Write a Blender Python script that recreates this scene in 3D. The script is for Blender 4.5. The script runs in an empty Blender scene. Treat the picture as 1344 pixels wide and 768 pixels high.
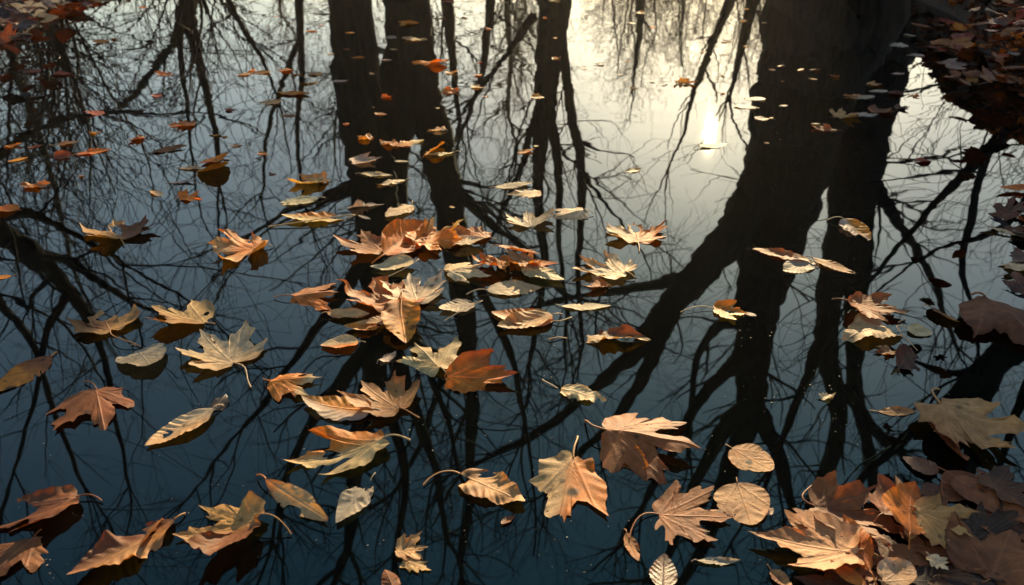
import bpy, math, random
import numpy as np
from mathutils import Vector, Matrix

R = math.radians
scene = bpy.context.scene
COL = scene.collection

# ------------------------------------------------------------------ camera
CAM_H = 1.1
PITCH = R(27.7)          # below the horizon
FPX = 1150.0             # focal length in photograph pixels (1344 wide)
cam_data = bpy.data.cameras.new("camera")
cam = bpy.data.objects.new("camera", cam_data)
COL.objects.link(cam)
cam.location = (0, 0, CAM_H)
cam.rotation_euler = (math.pi / 2 - PITCH, 0, 0)
cam_data.sensor_width = 36.0
cam_data.lens = FPX / 1344 * 36.0
cam_data.clip_start = 0.05
cam_data.clip_end = 3000
cam_data.dof.use_dof = True
cam_data.dof.focus_distance = 2.0
cam_data.dof.aperture_fstop = 5.6
scene.camera = cam

# ------------------------------------------------------------------ light
SUN_AZ = R(13.1)         # right of the viewing direction (+y)
SUN_EL = R(17.0)
world = bpy.data.worlds.new("World")
scene.world = world
world.use_nodes = True
wn = world.node_tree.nodes
wn.clear()
sky = wn.new("ShaderNodeTexSky")
sky.sky_type = 'NISHITA'
sky.sun_disc = False
sky.sun_elevation = SUN_EL
sky.sun_rotation = SUN_AZ
sky.air_density = 1.35
sky.dust_density = 0.75
sky.ozone_density = 1.5
bg = wn.new("ShaderNodeBackground")
bg.inputs[1].default_value = 0.074
wo = wn.new("ShaderNodeOutputWorld")
world.node_tree.links.new(sky.outputs[0], bg.inputs[0])
world.node_tree.links.new(bg.outputs[0], wo.inputs[0])

sun_data = bpy.data.lights.new("sun", 'SUN')
sun_data.energy = 5.0
sun_data.angle = R(0.5)
sun_data.color = (1.0, 0.765, 0.44)
sun = bpy.data.objects.new("sun", sun_data)
COL.objects.link(sun)
sd = Vector((math.sin(SUN_AZ) * math.cos(SUN_EL), math.cos(SUN_AZ) * math.cos(SUN_EL), math.sin(SUN_EL)))
sun.rotation_euler = (-sd).to_track_quat('-Z', 'Y').to_euler()
sun.location = sd * 60

vs = scene.view_settings
vs.view_transform = 'Standard'
vs.look = 'None'
vs.gamma = 1.0
vs.exposure = 1.70
cy = scene.cycles
cy.use_denoising = True
cy.max_bounces = 8
cy.transparent_max_bounces = 8
cy.caustics_reflective = False
cy.caustics_refractive = False
cy.sample_clamp_indirect = 6.0

# ------------------------------------------------------------------ helpers
def ray(px, py):
    """direction of the view ray through a photograph pixel (forward component 1)"""
    X = (px - 672) / FPX
    Y = (384 - py) / FPX
    c, s = math.cos(PITCH), math.sin(PITCH)
    return np.array([X, c + Y * s, -s + Y * c])

def on_water(px, py, z=0.0):
    d = ray(px, py)
    t = (z - CAM_H) / d[2]
    return np.array([d[0] * t, d[1] * t, z])

def by_reflection(px, py, D):
    """the point at distance D that the still water shows at a pixel, and its depth"""
    d = ray(px, py)
    t = D / d[1]
    return np.array([d[0] * t, D, -CAM_H - d[2] * t]), t

def tag(o, label=None, cat=None, group=None, kind=None):
    if label: o['label'] = label
    if cat: o['category'] = cat
    if group: o['group'] = group
    if kind: o['kind'] = kind
    return o

def empty(name, loc):
    o = bpy.data.objects.new(name, None)
    o.empty_display_size = 0.05
    o.location = loc
    COL.objects.link(o)
    return o

def mesh_obj(name, V, F, mat, parent=None, cols=None, smooth=True, vein=None):
    me = bpy.data.meshes.new(name)
    V = np.asarray(V, dtype=np.float32)
    me.vertices.add(len(V))
    me.vertices.foreach_set("co", V.ravel())
    F = [np.asarray(f, dtype=np.int32) for f in (F if isinstance(F, list) else [F]) if len(f)]
    loops = np.concatenate([f.ravel() for f in F])
    tot = np.concatenate([np.full(len(f), f.shape[1], dtype=np.int32) for f in F])
    start = np.concatenate([[0], np.cumsum(tot)[:-1]]).astype(np.int32)
    me.loops.add(len(loops))
    me.loops.foreach_set("vertex_index", loops)
    me.polygons.add(len(tot))
    me.polygons.foreach_set("loop_start", start)
    me.polygons.foreach_set("loop_total", tot)
    me.update(calc_edges=True)
    me.validate()
    if smooth:
        me.polygons.foreach_set("use_smooth", np.ones(len(me.polygons), dtype=bool))
    if cols is not None:
        a = me.color_attributes.new("col", 'FLOAT_COLOR', 'POINT')
        c4 = np.ones((len(V), 4), dtype=np.float32)
        c4[:, :3] = cols
        a.data.foreach_set("color", c4.ravel())
    if vein is not None:
        a = me.attributes.new("vein", 'FLOAT', 'POINT')
        a.data.foreach_set("value", np.asarray(vein, dtype=np.float32))
    me.materials.append(mat)
    o = bpy.data.objects.new(name, me)
    COL.objects.link(o)
    if parent is not None:
        o.parent = parent
    return o

def new_mat(name):
    m = bpy.data.materials.new(name)
    m.use_nodes = True
    nt = m.node_tree
    nt.nodes.clear()
    out = nt.nodes.new("ShaderNodeOutputMaterial")
    return m, nt, out

def nd(nt, typ, **kw):
    n = nt.nodes.new(typ)
    for k, v in kw.items():
        setattr(n, k, v)
    return n

# ------------------------------------------------------------------ materials
# water: a still dark mirror, its brightness comes from Fresnel and the sky
water_mat, nt, out = new_mat("still_water")
p = nd(nt, "ShaderNodeBsdfPrincipled")
p.inputs["Base Color"].default_value = (0.0008, 0.0009, 0.0009, 1)
p.inputs["Roughness"].default_value = 0.012
p.inputs["IOR"].default_value = 1.37
p.inputs["Specular Tint"].default_value = (0.14, 0.84, 1.0, 1)
geo = nd(nt, "ShaderNodeNewGeometry")
n1 = nd(nt, "ShaderNodeTexNoise"); n1.inputs["Scale"].default_value = 5.0; n1.inputs["Detail"].default_value = 1.5
n2 = nd(nt, "ShaderNodeTexNoise"); n2.inputs["Scale"].default_value = 1.3; n2.inputs["Detail"].default_value = 1.0
nt.links.new(geo.outputs["Position"], n1.inputs["Vector"])
nt.links.new(geo.outputs["Position"], n2.inputs["Vector"])
b1 = nd(nt, "ShaderNodeBump"); b1.inputs["Strength"].default_value = 1.0; b1.inputs["Distance"].default_value = 0.0005
b2 = nd(nt, "ShaderNodeBump"); b2.inputs["Strength"].default_value = 1.0; b2.inputs["Distance"].default_value = 0.0016
nt.links.new(n1.outputs["Fac"], b1.inputs["Height"])
nt.links.new(n2.outputs["Fac"], b2.inputs["Height"])
nt.links.new(b1.outputs["Normal"], b2.inputs["Normal"])
nt.links.new(b2.outputs["Normal"], p.inputs["Normal"])
nt.links.new(p.outputs[0], out.inputs[0])

def leaf_material(name, trans, rough):
    m, nt, out = new_mat(name)
    at = nd(nt, "ShaderNodeAttribute"); at.attribute_name = "col"
    ve = nd(nt, "ShaderNodeAttribute"); ve.attribute_name = "vein"
    tc = nd(nt, "ShaderNodeTexCoord")
    ns = nd(nt, "ShaderNodeTexNoise"); ns.inputs["Scale"].default_value = 260.0; ns.inputs["Detail"].default_value = 5.0
    ns.inputs["Roughness"].default_value = 0.65
    nm = nd(nt, "ShaderNodeTexNoise"); nm.inputs["Scale"].default_value = 45.0; nm.inputs["Detail"].default_value = 4.0
    nt.links.new(tc.outputs["Object"], ns.inputs["Vector"])
    nt.links.new(tc.outputs["Object"], nm.inputs["Vector"])
    # mottling: blotches a little darker and redder
    ra = nd(nt, "ShaderNodeMapRange"); ra.inputs[1].default_value = 0.32; ra.inputs[2].default_value = 0.68
    ra.inputs[3].default_value = 0.66; ra.inputs[4].default_value = 1.14
    nt.links.new(nm.outputs["Fac"], ra.inputs[0])
    rb = nd(nt, "ShaderNodeMapRange"); rb.inputs[1].default_value = 0.3; rb.inputs[2].default_value = 0.7
    rb.inputs[3].default_value = 0.86; rb.inputs[4].default_value = 1.10
    nt.links.new(ns.outputs["Fac"], rb.inputs[0])
    mu = nd(nt, "ShaderNodeMath", operation='MULTIPLY')
    nt.links.new(ra.outputs[0], mu.inputs[0]); nt.links.new(rb.outputs[0], mu.inputs[1])
    hsv = nd(nt, "ShaderNodeHueSaturation")
    nt.links.new(mu.outputs[0], hsv.inputs["Value"])
    nt.links.new(at.outputs["Color"], hsv.inputs["Color"])
    sat = nd(nt, "ShaderNodeHueSaturation")
    sat.inputs["Saturation"].default_value = 1.32
    sat.inputs["Hue"].default_value = 0.488
    sat.inputs["Value"].default_value = 1.05
    nt.links.new(hsv.outputs[0], sat.inputs["Color"])
    bp = nd(nt, "ShaderNodeBump"); bp.inputs["Strength"].default_value = 0.55; bp.inputs["Distance"].default_value = 0.0015
    ad = nd(nt, "ShaderNodeMath", operation='MULTIPLY_ADD')
    ad.inputs[1].default_value = 0.7
    nt.links.new(ve.outputs["Fac"], ad.inputs[0])
    nt.links.new(ns.outputs["Fac"], ad.inputs[2])
    nt.links.new(ad.outputs[0], bp.inputs["Height"])
    pr = nd(nt, "ShaderNodeBsdfPrincipled")
    pr.inputs["Roughness"].default_value = rough
    pr.inputs["Specular IOR Level"].default_value = 0.3
    nt.links.new(hsv.outputs[0], pr.inputs["Base Color"])
    nt.links.new(bp.outputs[0], pr.inputs["Normal"])
    tr = nd(nt, "ShaderNodeBsdfTranslucent")
    nt.links.new(sat.outputs[0], tr.inputs["Color"])
    nt.links.new(bp.outputs[0], tr.inputs["Normal"])
    mx = nd(nt, "ShaderNodeMixShader"); mx.inputs[0].default_value = trans
    nt.links.new(pr.outputs[0], mx.inputs[1]); nt.links.new(tr.outputs[0], mx.inputs[2])
    nt.links.new(mx.outputs[0], out.inputs[0])
    return m

leaf_dry = leaf_material("dry_leaf", 0.34, 0.62)
leaf_wet = leaf_material("wet_leaf", 0.15, 0.34)
stalk_mat = leaf_material("leaf_stalk", 0.1, 0.55)

bark_mat, nt, out = new_mat("tree_bark")
tc = nd(nt, "ShaderNodeTexCoord")
mp = nd(nt, "ShaderNodeMapping"); mp.inputs["Scale"].default_value = (9, 9, 1.6)
ns = nd(nt, "ShaderNodeTexNoise"); ns.inputs["Scale"].default_value = 2.2; ns.inputs["Detail"].default_value = 7; ns.inputs["Roughness"].default_value = 0.65
cr = nd(nt, "ShaderNodeValToRGB")
cr.color_ramp.elements[0].position = 0.35; cr.color_ramp.elements[0].color = (0.012, 0.008, 0.0055, 1)
cr.color_ramp.elements[1].position = 0.7; cr.color_ramp.elements[1].color = (0.085, 0.054, 0.033, 1)
bp = nd(nt, "ShaderNodeBump"); bp.inputs["Strength"].default_value = 0.9; bp.inputs["Distance"].default_value = 0.03
pr = nd(nt, "ShaderNodeBsdfPrincipled"); pr.inputs["Roughness"].default_value = 0.85; pr.inputs["Specular IOR Level"].default_value = 0.2
nt.links.new(tc.outputs["Object"], mp.inputs[0]); nt.links.new(mp.outputs[0], ns.inputs["Vector"])
nt.links.new(ns.outputs["Fac"], cr.inputs[0]); nt.links.new(cr.outputs[0], pr.inputs["Base Color"])
nt.links.new(ns.outputs["Fac"], bp.inputs["Height"]); nt.links.new(bp.outputs[0], pr.inputs["Normal"])
nt.links.new(pr.outputs[0], out.inputs[0])

twig_mat, nt, out = new_mat("twig_bark")
pr = nd(nt, "ShaderNodeBsdfPrincipled"); pr.inputs["Roughness"].default_value = 0.8; pr.inputs["Specular IOR Level"].default_value = 0.2
tc = nd(nt, "ShaderNodeTexCoord")
ns = nd(nt, "ShaderNodeTexNoise"); ns.inputs["Scale"].default_value = 3.0
cr = nd(nt, "ShaderNodeValToRGB")
cr.color_ramp.elements[0].color = (0.020, 0.013, 0.009, 1); cr.color_ramp.elements[1].color = (0.065, 0.042, 0.028, 1)
nt.links.new(tc.outputs["Object"], ns.inputs["Vector"])
nt.links.new(ns.outputs["Fac"], cr.inputs[0]); nt.links.new(cr.outputs[0], pr.inputs["Base Color"])
nt.links.new(pr.outputs[0], out.inputs[0])

soil_mat, nt, out = new_mat("leafy_soil")
geo = nd(nt, "ShaderNodeNewGeometry")
ns = nd(nt, "ShaderNodeTexNoise"); ns.inputs["Scale"].default_value = 14; ns.inputs["Detail"].default_value = 9; ns.inputs["Roughness"].default_value = 0.7
vo = nd(nt, "ShaderNodeTexVoronoi"); vo.inputs["Scale"].default_value = 16
mxs = nd(nt, "ShaderNodeMix", data_type='RGBA')
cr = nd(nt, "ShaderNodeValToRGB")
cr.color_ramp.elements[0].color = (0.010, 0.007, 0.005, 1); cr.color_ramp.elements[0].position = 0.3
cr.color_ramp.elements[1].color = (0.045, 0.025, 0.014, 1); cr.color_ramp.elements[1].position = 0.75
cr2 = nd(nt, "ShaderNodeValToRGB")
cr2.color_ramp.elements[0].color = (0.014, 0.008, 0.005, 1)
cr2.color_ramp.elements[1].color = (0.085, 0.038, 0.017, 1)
pr = nd(nt, "ShaderNodeBsdfPrincipled"); pr.inputs["Roughness"].default_value = 0.9
bp = nd(nt, "ShaderNodeBump"); bp.inputs["Strength"].default_value = 0.8; bp.inputs["Distance"].default_value = 0.03
for t in (ns, vo):
    nt.links.new(geo.outputs["Position"], t.inputs["Vector"])
nt.links.new(ns.outputs["Fac"], cr.inputs[0])
nt.links.new(vo.outputs["Color"], cr2.inputs[0])
mxs.inputs[0].default_value = 0.5
nt.links.new(cr.outputs[0], mxs.inputs[6]); nt.links.new(cr2.outputs[0], mxs.inputs[7])
nt.links.new(mxs.outputs[2], pr.inputs["Base Color"])
nt.links.new(ns.outputs["Fac"], bp.inputs["Height"]); nt.links.new(bp.outputs[0], pr.inputs["Normal"])
nt.links.new(pr.outputs[0], out.inputs[0])

# ------------------------------------------------------------------ pond and banks
PC = np.array([-0.5, 3.3])
shore_pts = np.array([(0.0, .35), (.62, .70), (.98, .98), (1.16, 1.35), (1.36, 1.85), (1.86, 2.75), (2.36, 3.7), (2.48, 4.5), (2.85, 5.6),
                      (3.0, 6.8), (3.6, 7.8), (2.8, 9.0), (0, 9.4), (-2.0, 8.9), (-3.2, 7.3), (-3.2, 5.85), (-3.9, 5.0), (-3.8, 3.6), (-3.0, 2.0), (-1.9, .9), (-.9, .45)])
_a = np.arctan2(shore_pts[:, 1] - PC[1], shore_pts[:, 0] - PC[0])
_r = np.hypot(shore_pts[:, 1] - PC[1], shore_pts[:, 0] - PC[0])
_o = np.argsort(_a)
_a, _r = _a[_o], _r[_o]
def shore_r(th):
    th = (np.asarray(th) + math.pi) % (2 * math.pi) - math.pi
    return np.interp(th, np.concatenate([_a - 2 * math.pi, _a, _a + 2 * math.pi]), np.tile(_r, 3)) \
        * (1 + 0.012 * np.sin(9 * th + 1) + 0.008 * np.sin(23 * th))
def ground_z(x, y):
    x = np.asarray(x, dtype=float); y = np.asarray(y, dtype=float)
    d = np.hypot(x - PC[0], y - PC[1]) - shore_r(np.arctan2(y - PC[1], x - PC[0]))
    bank = np.where(d < 0, np.maximum(d * 0.55, -0.5), 0.22 * (1 - np.exp(-d / 0.5)) + 0.012 * np.maximum(d, 0) ** 0.9)
    far = np.clip((d - 2) / 30, 0, 1)
    on = 1 - np.exp(-np.maximum(d, 0) / 0.25)
    bank = bank + on * (.62 * np.exp(-((x - 3.5) / 1.0) ** 2 - ((y - 6.3) / 1.6) ** 2) + .22 * np.exp(-((x + 4.6) / 1.0) ** 2 - ((y - 6.6) / 1.2) ** 2))  # mounds added so dark bank reflections fill the upper corners
    return bank + 0.02 * np.sin(x * 3.1 + y * 1.7) * np.clip(d, 0, 1) + far * (0.5 * np.sin(x * 0.11) + 0.6 * np.cos(y * 0.083))
NT = 240
ths = np.linspace(-math.pi, math.pi, NT, endpoint=False)
offs = [-1.6, -1.0, -.6, -.35, -.2, -.1, -.04, 0, .04, .09, .16, .25, .4, .6, .9, 1.3, 1.9, 2.7, 4, 6, 9, 13, 19, 28, 45, 80, 150, 320, 700]
V = []
for d in offs:
    rr = np.maximum(shore_r(ths) + d, 0.2)
    x, y = PC[0] + rr * np.cos(ths), PC[1] + rr * np.sin(ths)
    V.append(np.stack([x, y, ground_z(x, y)], 1))
V = np.concatenate(V)
i = np.arange(NT); j = (i + 1) % NT
F = np.concatenate([np.stack([k * NT + i, k * NT + j, (k + 1) * NT + j, (k + 1) * NT + i], 1) for k in range(len(offs) - 1)])
V = np.vstack([V, [[PC[0], PC[1], -0.5]]])
Ft = np.stack([np.full(NT, len(V) - 1), j, i], 1)[:, [0, 2, 1]]
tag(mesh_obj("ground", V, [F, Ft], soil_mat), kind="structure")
rr = shore_r(ths) + 0.35
Vw = np.concatenate([np.stack([PC[0] + rr * np.cos(ths) * s, PC[1] + rr * np.sin(ths) * s, np.zeros(NT)], 1) for s in (.35, .7, 1.0)])
Vw = np.vstack([Vw, [[PC[0], PC[1], 0]]])
Fw = np.concatenate([np.stack([k * NT + i, (k + 1) * NT + i, (k + 1) * NT + j, k * NT + j], 1) for k in range(2)])
Fw2 = np.stack([np.full(NT, 3 * NT), i, j], 1)
tag(mesh_obj("water", Vw, [Fw, Fw2], water_mat), kind="structure")
# ------------------------------------------------------------------ trees
class Tubes:
    def __init__(self):
        self.V = []; self.F = []; self.n = 0
    def add(self, P, rad, sides):
        P = np.asarray(P, dtype=float); m = len(P)
        T = np.gradient(P, axis=0)
        T /= np.linalg.norm(T, axis=1, keepdims=True) + 1e-9
        ref = np.array([0.0, 0.0, 1.0]) if abs(T[:, 2]).mean() < 0.8 else np.array([1.0, 0.0, 0.0])
        A = np.cross(T, ref); A /= np.linalg.norm(A, axis=1, keepdims=True) + 1e-9
        B = np.cross(T, A)
        an = np.linspace(0, 2 * math.pi, sides, endpoint=False)
        rad = np.asarray(rad, dtype=float)
        if rad.ndim == 1: rad = np.repeat(rad[:, None], sides, 1)
        ring = P[:, None, :] + rad[:, :, None] * (np.cos(an)[None, :, None] * A[:, None, :] + np.sin(an)[None, :, None] * B[:, None, :])
        self.V.append(ring.reshape(-1, 3))
        k = np.arange(m - 1)[:, None] * sides; s = np.arange(sides)[None, :]; s2 = (s + 1) % sides
        f = np.stack([k + s, k + s2, k + sides + s2, k + sides + s], -1).reshape(-1, 4) + self.n
        self.F.append(f); self.n += m * sides
    def build(self, name, mat, parent, loc):
        if not self.V: return None
        return mesh_obj(name, np.concatenate(self.V) - np.asarray(loc), [np.concatenate(self.F)], mat, parent)

def smooth_path(P, W, n):
    """Catmull-Rom through control points"""
    P = np.asarray(P, float); W = np.asarray(W, float)
    Q = np.vstack([2 * P[0] - P[1], P, 2 * P[-1] - P[-2]])
    outp, outw = [], []
    segs = len(P) - 1
    for s in range(segs):
        p0, p1, p2, p3 = Q[s:s + 4]
        for t in np.linspace(0, 1, n, endpoint=(s == segs - 1)):
            outp.append(0.5 * (2 * p1 + (p2 - p0) * t + (2 * p0 - 5 * p1 + 4 * p2 - p3) * t * t + (3 * p1 - p0 - 3 * p2 + p3) * t ** 3))
            outw.append(W[s] * (1 - t) + W[s + 1] * t)
    return np.array(outp), np.array(outw)

def unit(v): return v / (np.linalg.norm(v) + 1e-9)

def rand_perp(d, rg):
    v = rg.normal(size=3); v -= d * v.dot(d)
    return unit(v)

def grow(tw, p, d, L, r, level, rg, up=0.10, spread=(28, 62), dens=1.0, rmin=0.0022):
    n = max(4, int(5 + L * 3))
    pts = [p]; dd = unit(d); step = L / n
    bend = rand_perp(dd, rg) * rg.uniform(0.0, 0.10)
    for _ in range(n):
        dd = unit(dd + bend + rg.normal(size=3) * 0.095 + np.array([0, 0, up]) * rg.uniform(-0.4, 1.0))
        pts.append(pts[-1] + dd * step)
    pts = np.array(pts)
    rad = np.linspace(r, max(rmin * 0.7, r * 0.35), n + 1)
    tw.add(pts, rad, 6 if r > 0.03 else (4 if r > 0.008 else 3))
    if level <= 0: return
    nb = max(2, int(rg.integers(3, 6) * dens * (0.6 + 0.5 * min(L, 2.0))))
    for _ in range(nb):
        k = int(rg.integers(max(1, n // 5), n + 1))
        ax = unit(pts[min(k, n)] - pts[k - 1])
        a = R(rg.uniform(*spread))
        nd_ = unit(ax * math.cos(a) + rand_perp(ax, rg) * math.sin(a))
        grow(tw, pts[k], nd_, L * rg.uniform(0.42, 0.75), max(rmin, rad[k] * rg.uniform(0.45, 0.72)), level - 1, rg, up, spread, dens, rmin)

def make_tree(name, label, D, limbs, seed, group, level=2, dens=1.0, base_w=None, twig_len=1.5, every=0.34, first=0.30):
    """limbs: list of (list of (px, py, width px), depth drift, twig level or None). The first limb is the trunk, running up from the roots."""
    rg = np.random.default_rng(seed)
    tr, tw = Tubes(), Tubes()
    root_loc = None
    for li, (path, drift, lv) in enumerate(limbs):
        P, W = [], []
        m = len(path)
        for q, (x, y, w) in enumerate(path):
            p, t = by_reflection(x, y, D + drift * (q / max(1, m - 1)) + (0 if li == 0 else rg.uniform(-.12, .12)))
            P.append(p); W.append(w / 2 * t / FPX)
        if li == 0:
            g = float(ground_z(P[0][0], P[0][1]))
            foot = np.array([P[0][0], P[0][1], g - 0.15])
            root_loc = np.array([P[0][0], P[0][1], g])
            if P[0][2] > g + 0.15:
                P.insert(0, foot); W.insert(0, W[0] * 1.35)
                P.insert(1, foot + (P[1] - foot) * 0.35); W.insert(1, W[1] * 1.06)
            # carry the trunk on upwards out of sight
        pts, rad = smooth_path(P, W, 7)
        sides = 18 if rad.max() > 0.12 else (10 if rad.max() > .04 else 7)
        k = np.arange(len(pts))[:, None]; s = np.arange(sides)[None, :] * 2 * math.pi / sides
        ph = rg.uniform(0, 6, 4)
        rr = rad[:, None] * (1 + 0.06 * np.sin(3 * s + ph[0] + k * 0.12) + 0.045 * np.sin(5 * s + ph[1] - k * 0.2) + 0.03 * np.sin(k * 0.9 + ph[2]))
        pts = pts + rg.normal(size=pts.shape) * rad[:, None] * 0.07
        tr.add(pts, rr, sides)
        if lv is None: lv = level
        seg = np.linalg.norm(np.diff(pts, axis=0), axis=1)
        tot = seg.sum()
        cum = np.concatenate([[0], np.cumsum(seg)])
        start = 0.12 * tot if li else first * tot
        s0 = start
        while s0 < tot:
            k = min(int(np.searchsorted(cum, s0)), len(pts) - 1); k = max(k, 1)
            ax = unit(pts[k] - pts[k - 1])
            a = R(rg.uniform(35, 75))
            q = rand_perp(ax, rg); q[1] *= 0.75
            nd_ = unit(ax * math.cos(a) + unit(q) * math.sin(a))
            L = twig_len * rg.uniform(0.5, 1.25)
            r0 = min(rad[k] * rg.uniform(0.2, 0.5), 0.035 * rg.uniform(.4, 1.1))
            grow(tw, pts[k], nd_, L, max(0.006, r0), lv, rg, dens=dens)
            s0 += every * rg.uniform(0.5, 1.6)
        # carry the end of the limb on as finer and finer branches
        ax = unit(pts[-1] - pts[-3])
        for e in range(3):
            a = R(rg.uniform(5, 35)) if e else R(5)
            nd_ = unit(ax * math.cos(a) + rand_perp(ax, rg) * math.sin(a))
            grow(tw, pts[-1], nd_, twig_len * rg.uniform(1.0, 1.6), max(0.008, rad[-1] * (0.9 if e == 0 else .6)), lv, rg, dens=dens)
    root = empty(name, root_loc)
    tag(root, label, "tree", group)
    tr.build("trunk", bark_mat, root, root_loc)
    tw.build("crown", twig_mat, root, root_loc)
    return root

TG = "bare trees mirrored in the pond"
# big tree on the right, two stems from one foot, the left one forking widely
make_tree("bare_tree", "huge forked bare tree whose thick dark reflection fills the upper right of the pond", 11.0, [
    ([(1090, 30, 160), (1066, 90, 138), (1047, 180, 116), (1028, 260, 100), (1010, 330, 80), (992, 410, 54), (985, 480, 42), (983, 545, 34), (960, 610, 26), (940, 680, 18), (900, 760, 12)], .6, 1),
    ([(1000, 235, 54), (965, 300, 48), (915, 360, 40), (870, 415, 32), (825, 470, 22), (775, 515, 14), (720, 560, 12), (640, 600, 7)], -1.0, 2),
    ([(912, 362, 22), (880, 370, 17), (840, 377, 14), (780, 386, 11), (715, 398, 7), (670, 412, 4)], .6, 2),
    ([(888, 405, 24), (862, 450, 21), (838, 505, 16), (812, 545, 14), (770, 585, 9), (720, 640, 6)], 1.0, 2),
    ([(985, 455, 30), (950, 490, 20), (915, 530, 15), (885, 590, 11), (850, 650, 8)], -.8, 2),
    ([(985, 530, 30), (1010, 575, 22), (1035, 640, 15), (1050, 710, 10)], .8, 2),
    ([(985, 420, 22), (945, 425, 14), (915, 470, 10), (905, 540, 7)], .8, 2),
    ([(985, 530, 24), (945, 570, 20), (905, 650, 14), (880, 730, 9)], -1.0, 2)], 11, TG, every=.55, twig_len=1.3)
make_tree("bare_tree", "broad dark bare tree standing right beside the huge forked one, mirrored as a straight stem", 11.5, [
    ([(1168, 30, 84), (1150, 100, 78), (1130, 190, 70), (1119, 260, 64), (1102, 330, 44), (1086, 400, 32), (1083, 450, 29), (1098, 520, 25), (1096, 590, 20), (1070, 660, 18), (1050, 740, 12)], .4, 1),
    ([(1126, 270, 40), (1126, 350, 34), (1122, 420, 26), (1122, 490, 20), (1132, 560, 16), (1150, 640, 15), (1165, 720, 10)], .8, 2),
    ([(1083, 430, 22), (1060, 490, 15), (1040, 540, 11), (1020, 600, 8)], -.8, 2),
    ([(1110, 510, 20), (1150, 570, 15), (1200, 610, 11), (1245, 670, 7)], .8, 2),
    ([(1130, 215, 20), (1180, 290, 13), (1225, 370, 9), (1250, 440, 6)], .9, 2),
    ([(1096, 590, 18), (1085, 650, 13), (1090, 720, 9)], .9, 2)], 12, TG, every=.6, twig_len=1.3)
make_tree("bare_tree", "pair-stem bare tree mirrored left of the middle, its left trunk straight and black", 9.0, [
    ([(456, 0, 54), (466, 90, 56), (480, 170, 60), (492, 250, 61), (499, 330, 58), (500, 400, 48), (492, 470, 34), (478, 540, 30), (465, 620, 20), (455, 720, 12)], .3, 1),
    ([(500, 400, 34), (520, 470, 24), (545, 540, 17), (570, 620, 11), (585, 700, 7)], .8, 2),
    ([(495, 310, 26), (455, 380, 17), (410, 440, 12), (370, 500, 9), (320, 560, 6)], -.9, 2),
    ([(480, 240, 20), (430, 260, 12), (380, 275, 8), (330, 310, 5)], .9, 2),
    ([(494, 440, 24), (450, 500, 17), (405, 560, 12), (370, 640, 8)], .8, 2),
    ([(486, 500, 24), (515, 560, 16), (530, 640, 11), (520, 720, 7)], -.8, 2)], 13, TG, every=.55)
make_tree("bare_tree", "dark bare tree mirrored left of the middle, leaning right across a second forked stem", 9.8, [
    ([(532, 0, 60), (542, 70, 56), (556, 130, 50), (576, 200, 46), (592, 280, 40), (604, 360, 34), (614, 450, 24), (618, 540, 18), (616, 640, 12), (606, 730, 8)], .4, 1),
    ([(532, 30, 40), (520, 120, 50), (515, 200, 46), (512, 300, 34), (520, 380, 22), (545, 450, 14)], -.4, 1),
    ([(585, 240, 20), (640, 290, 12), (690, 330, 9), (730, 380, 6)], .9, 2),
    ([(600, 330, 18), (640, 400, 12), (670, 470, 9), (690, 560, 6)], -.9, 2),
    ([(612, 440, 16), (580, 500, 11), (555, 570, 8), (520, 640, 6)], .9, 2)], 14, TG, every=.6)
make_tree("bare_tree", "slim forked bare tree mirrored at the top centre beside the sun glow", 10.2, [
    ([(727, 0, 44), (722, 60, 38), (716, 130, 28), (708, 200, 18), (706, 270, 14), (714, 340, 10), (705, 430, 7)], .3, 1),
    ([(738, 50, 14), (744, 110, 13), (754, 170, 13), (764, 220, 12), (762, 300, 10), (757, 370, 7), (765, 450, 5)], .5, 2),
    ([(716, 120, 16), (727, 180, 13), (735, 250, 10), (733, 320, 7), (742, 400, 5)], -.5, 2),
    ([(710, 130, 12), (692, 190, 9), (676, 240, 7), (650, 300, 5)], .6, 2),
    ([(700, 20, 14), (680, 50, 10), (655, 85, 7), (620, 130, 5)], .5, 2),
    ([(755, 210, 7), (790, 260, 5), (830, 310, 4)], .5, 2)], 15, TG, every=.5, twig_len=1.2)
make_tree("bare_tree", "thin bare tree mirrored at the upper left, its limbs drooping in three strands", 10.5, [
    ([(247, -10, 26), (246, 20, 22), (255, 50, 15), (266, 100, 11), (276, 140, 9), (284, 180, 7), (290, 240, 5)], .3, 2),
    ([(240, 10, 16), (232, 50, 13), (212, 76, 10), (192, 104, 8), (172, 130, 7), (150, 142, 5)], .5, 2),
    ([(236, 40, 9), (238, 90, 7), (246, 140, 5), (250, 190, 4)], -.5, 2),
    ([(298, -4, 8), (320, 40, 7), (345, 80, 5), (360, 120, 4)], .5, 2)], 16, TG, every=.5, twig_len=1.1, dens=.8)
make_tree("bare_tree", "leaning bare tree mirrored at the left edge with one heavy slanting limb", 6.2, [
    ([(-120, 40, 80), (-90, 140, 68), (-50, 230, 50), (-5, 300, 34), (45, 335, 26), (85, 375, 19), (112, 415, 13), (132, 460, 9), (150, 540, 6), (170, 640, 4)], .3, 1),
    ([(40, 330, 16), (95, 345, 12), (140, 375, 9), (190, 405, 6), (230, 412, 4)], .6, 2),
    ([(-15, 285, 18), (40, 280, 12), (100, 310, 9), (160, 345, 6)], -.6, 2),
    ([(-40, 240, 16), (10, 195, 11), (70, 160, 8), (130, 150, 5)], .6, 2),
    ([(-30, 270, 18), (-10, 380, 13), (40, 450, 9), (70, 540, 7), (110, 640, 5)], .6, 2),
    ([(90, 385, 12), (60, 440, 9), (45, 520, 7), (20, 620, 5)], -.6, 2)], 17, TG, every=.4, twig_len=1.0, dens=.85)
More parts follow.
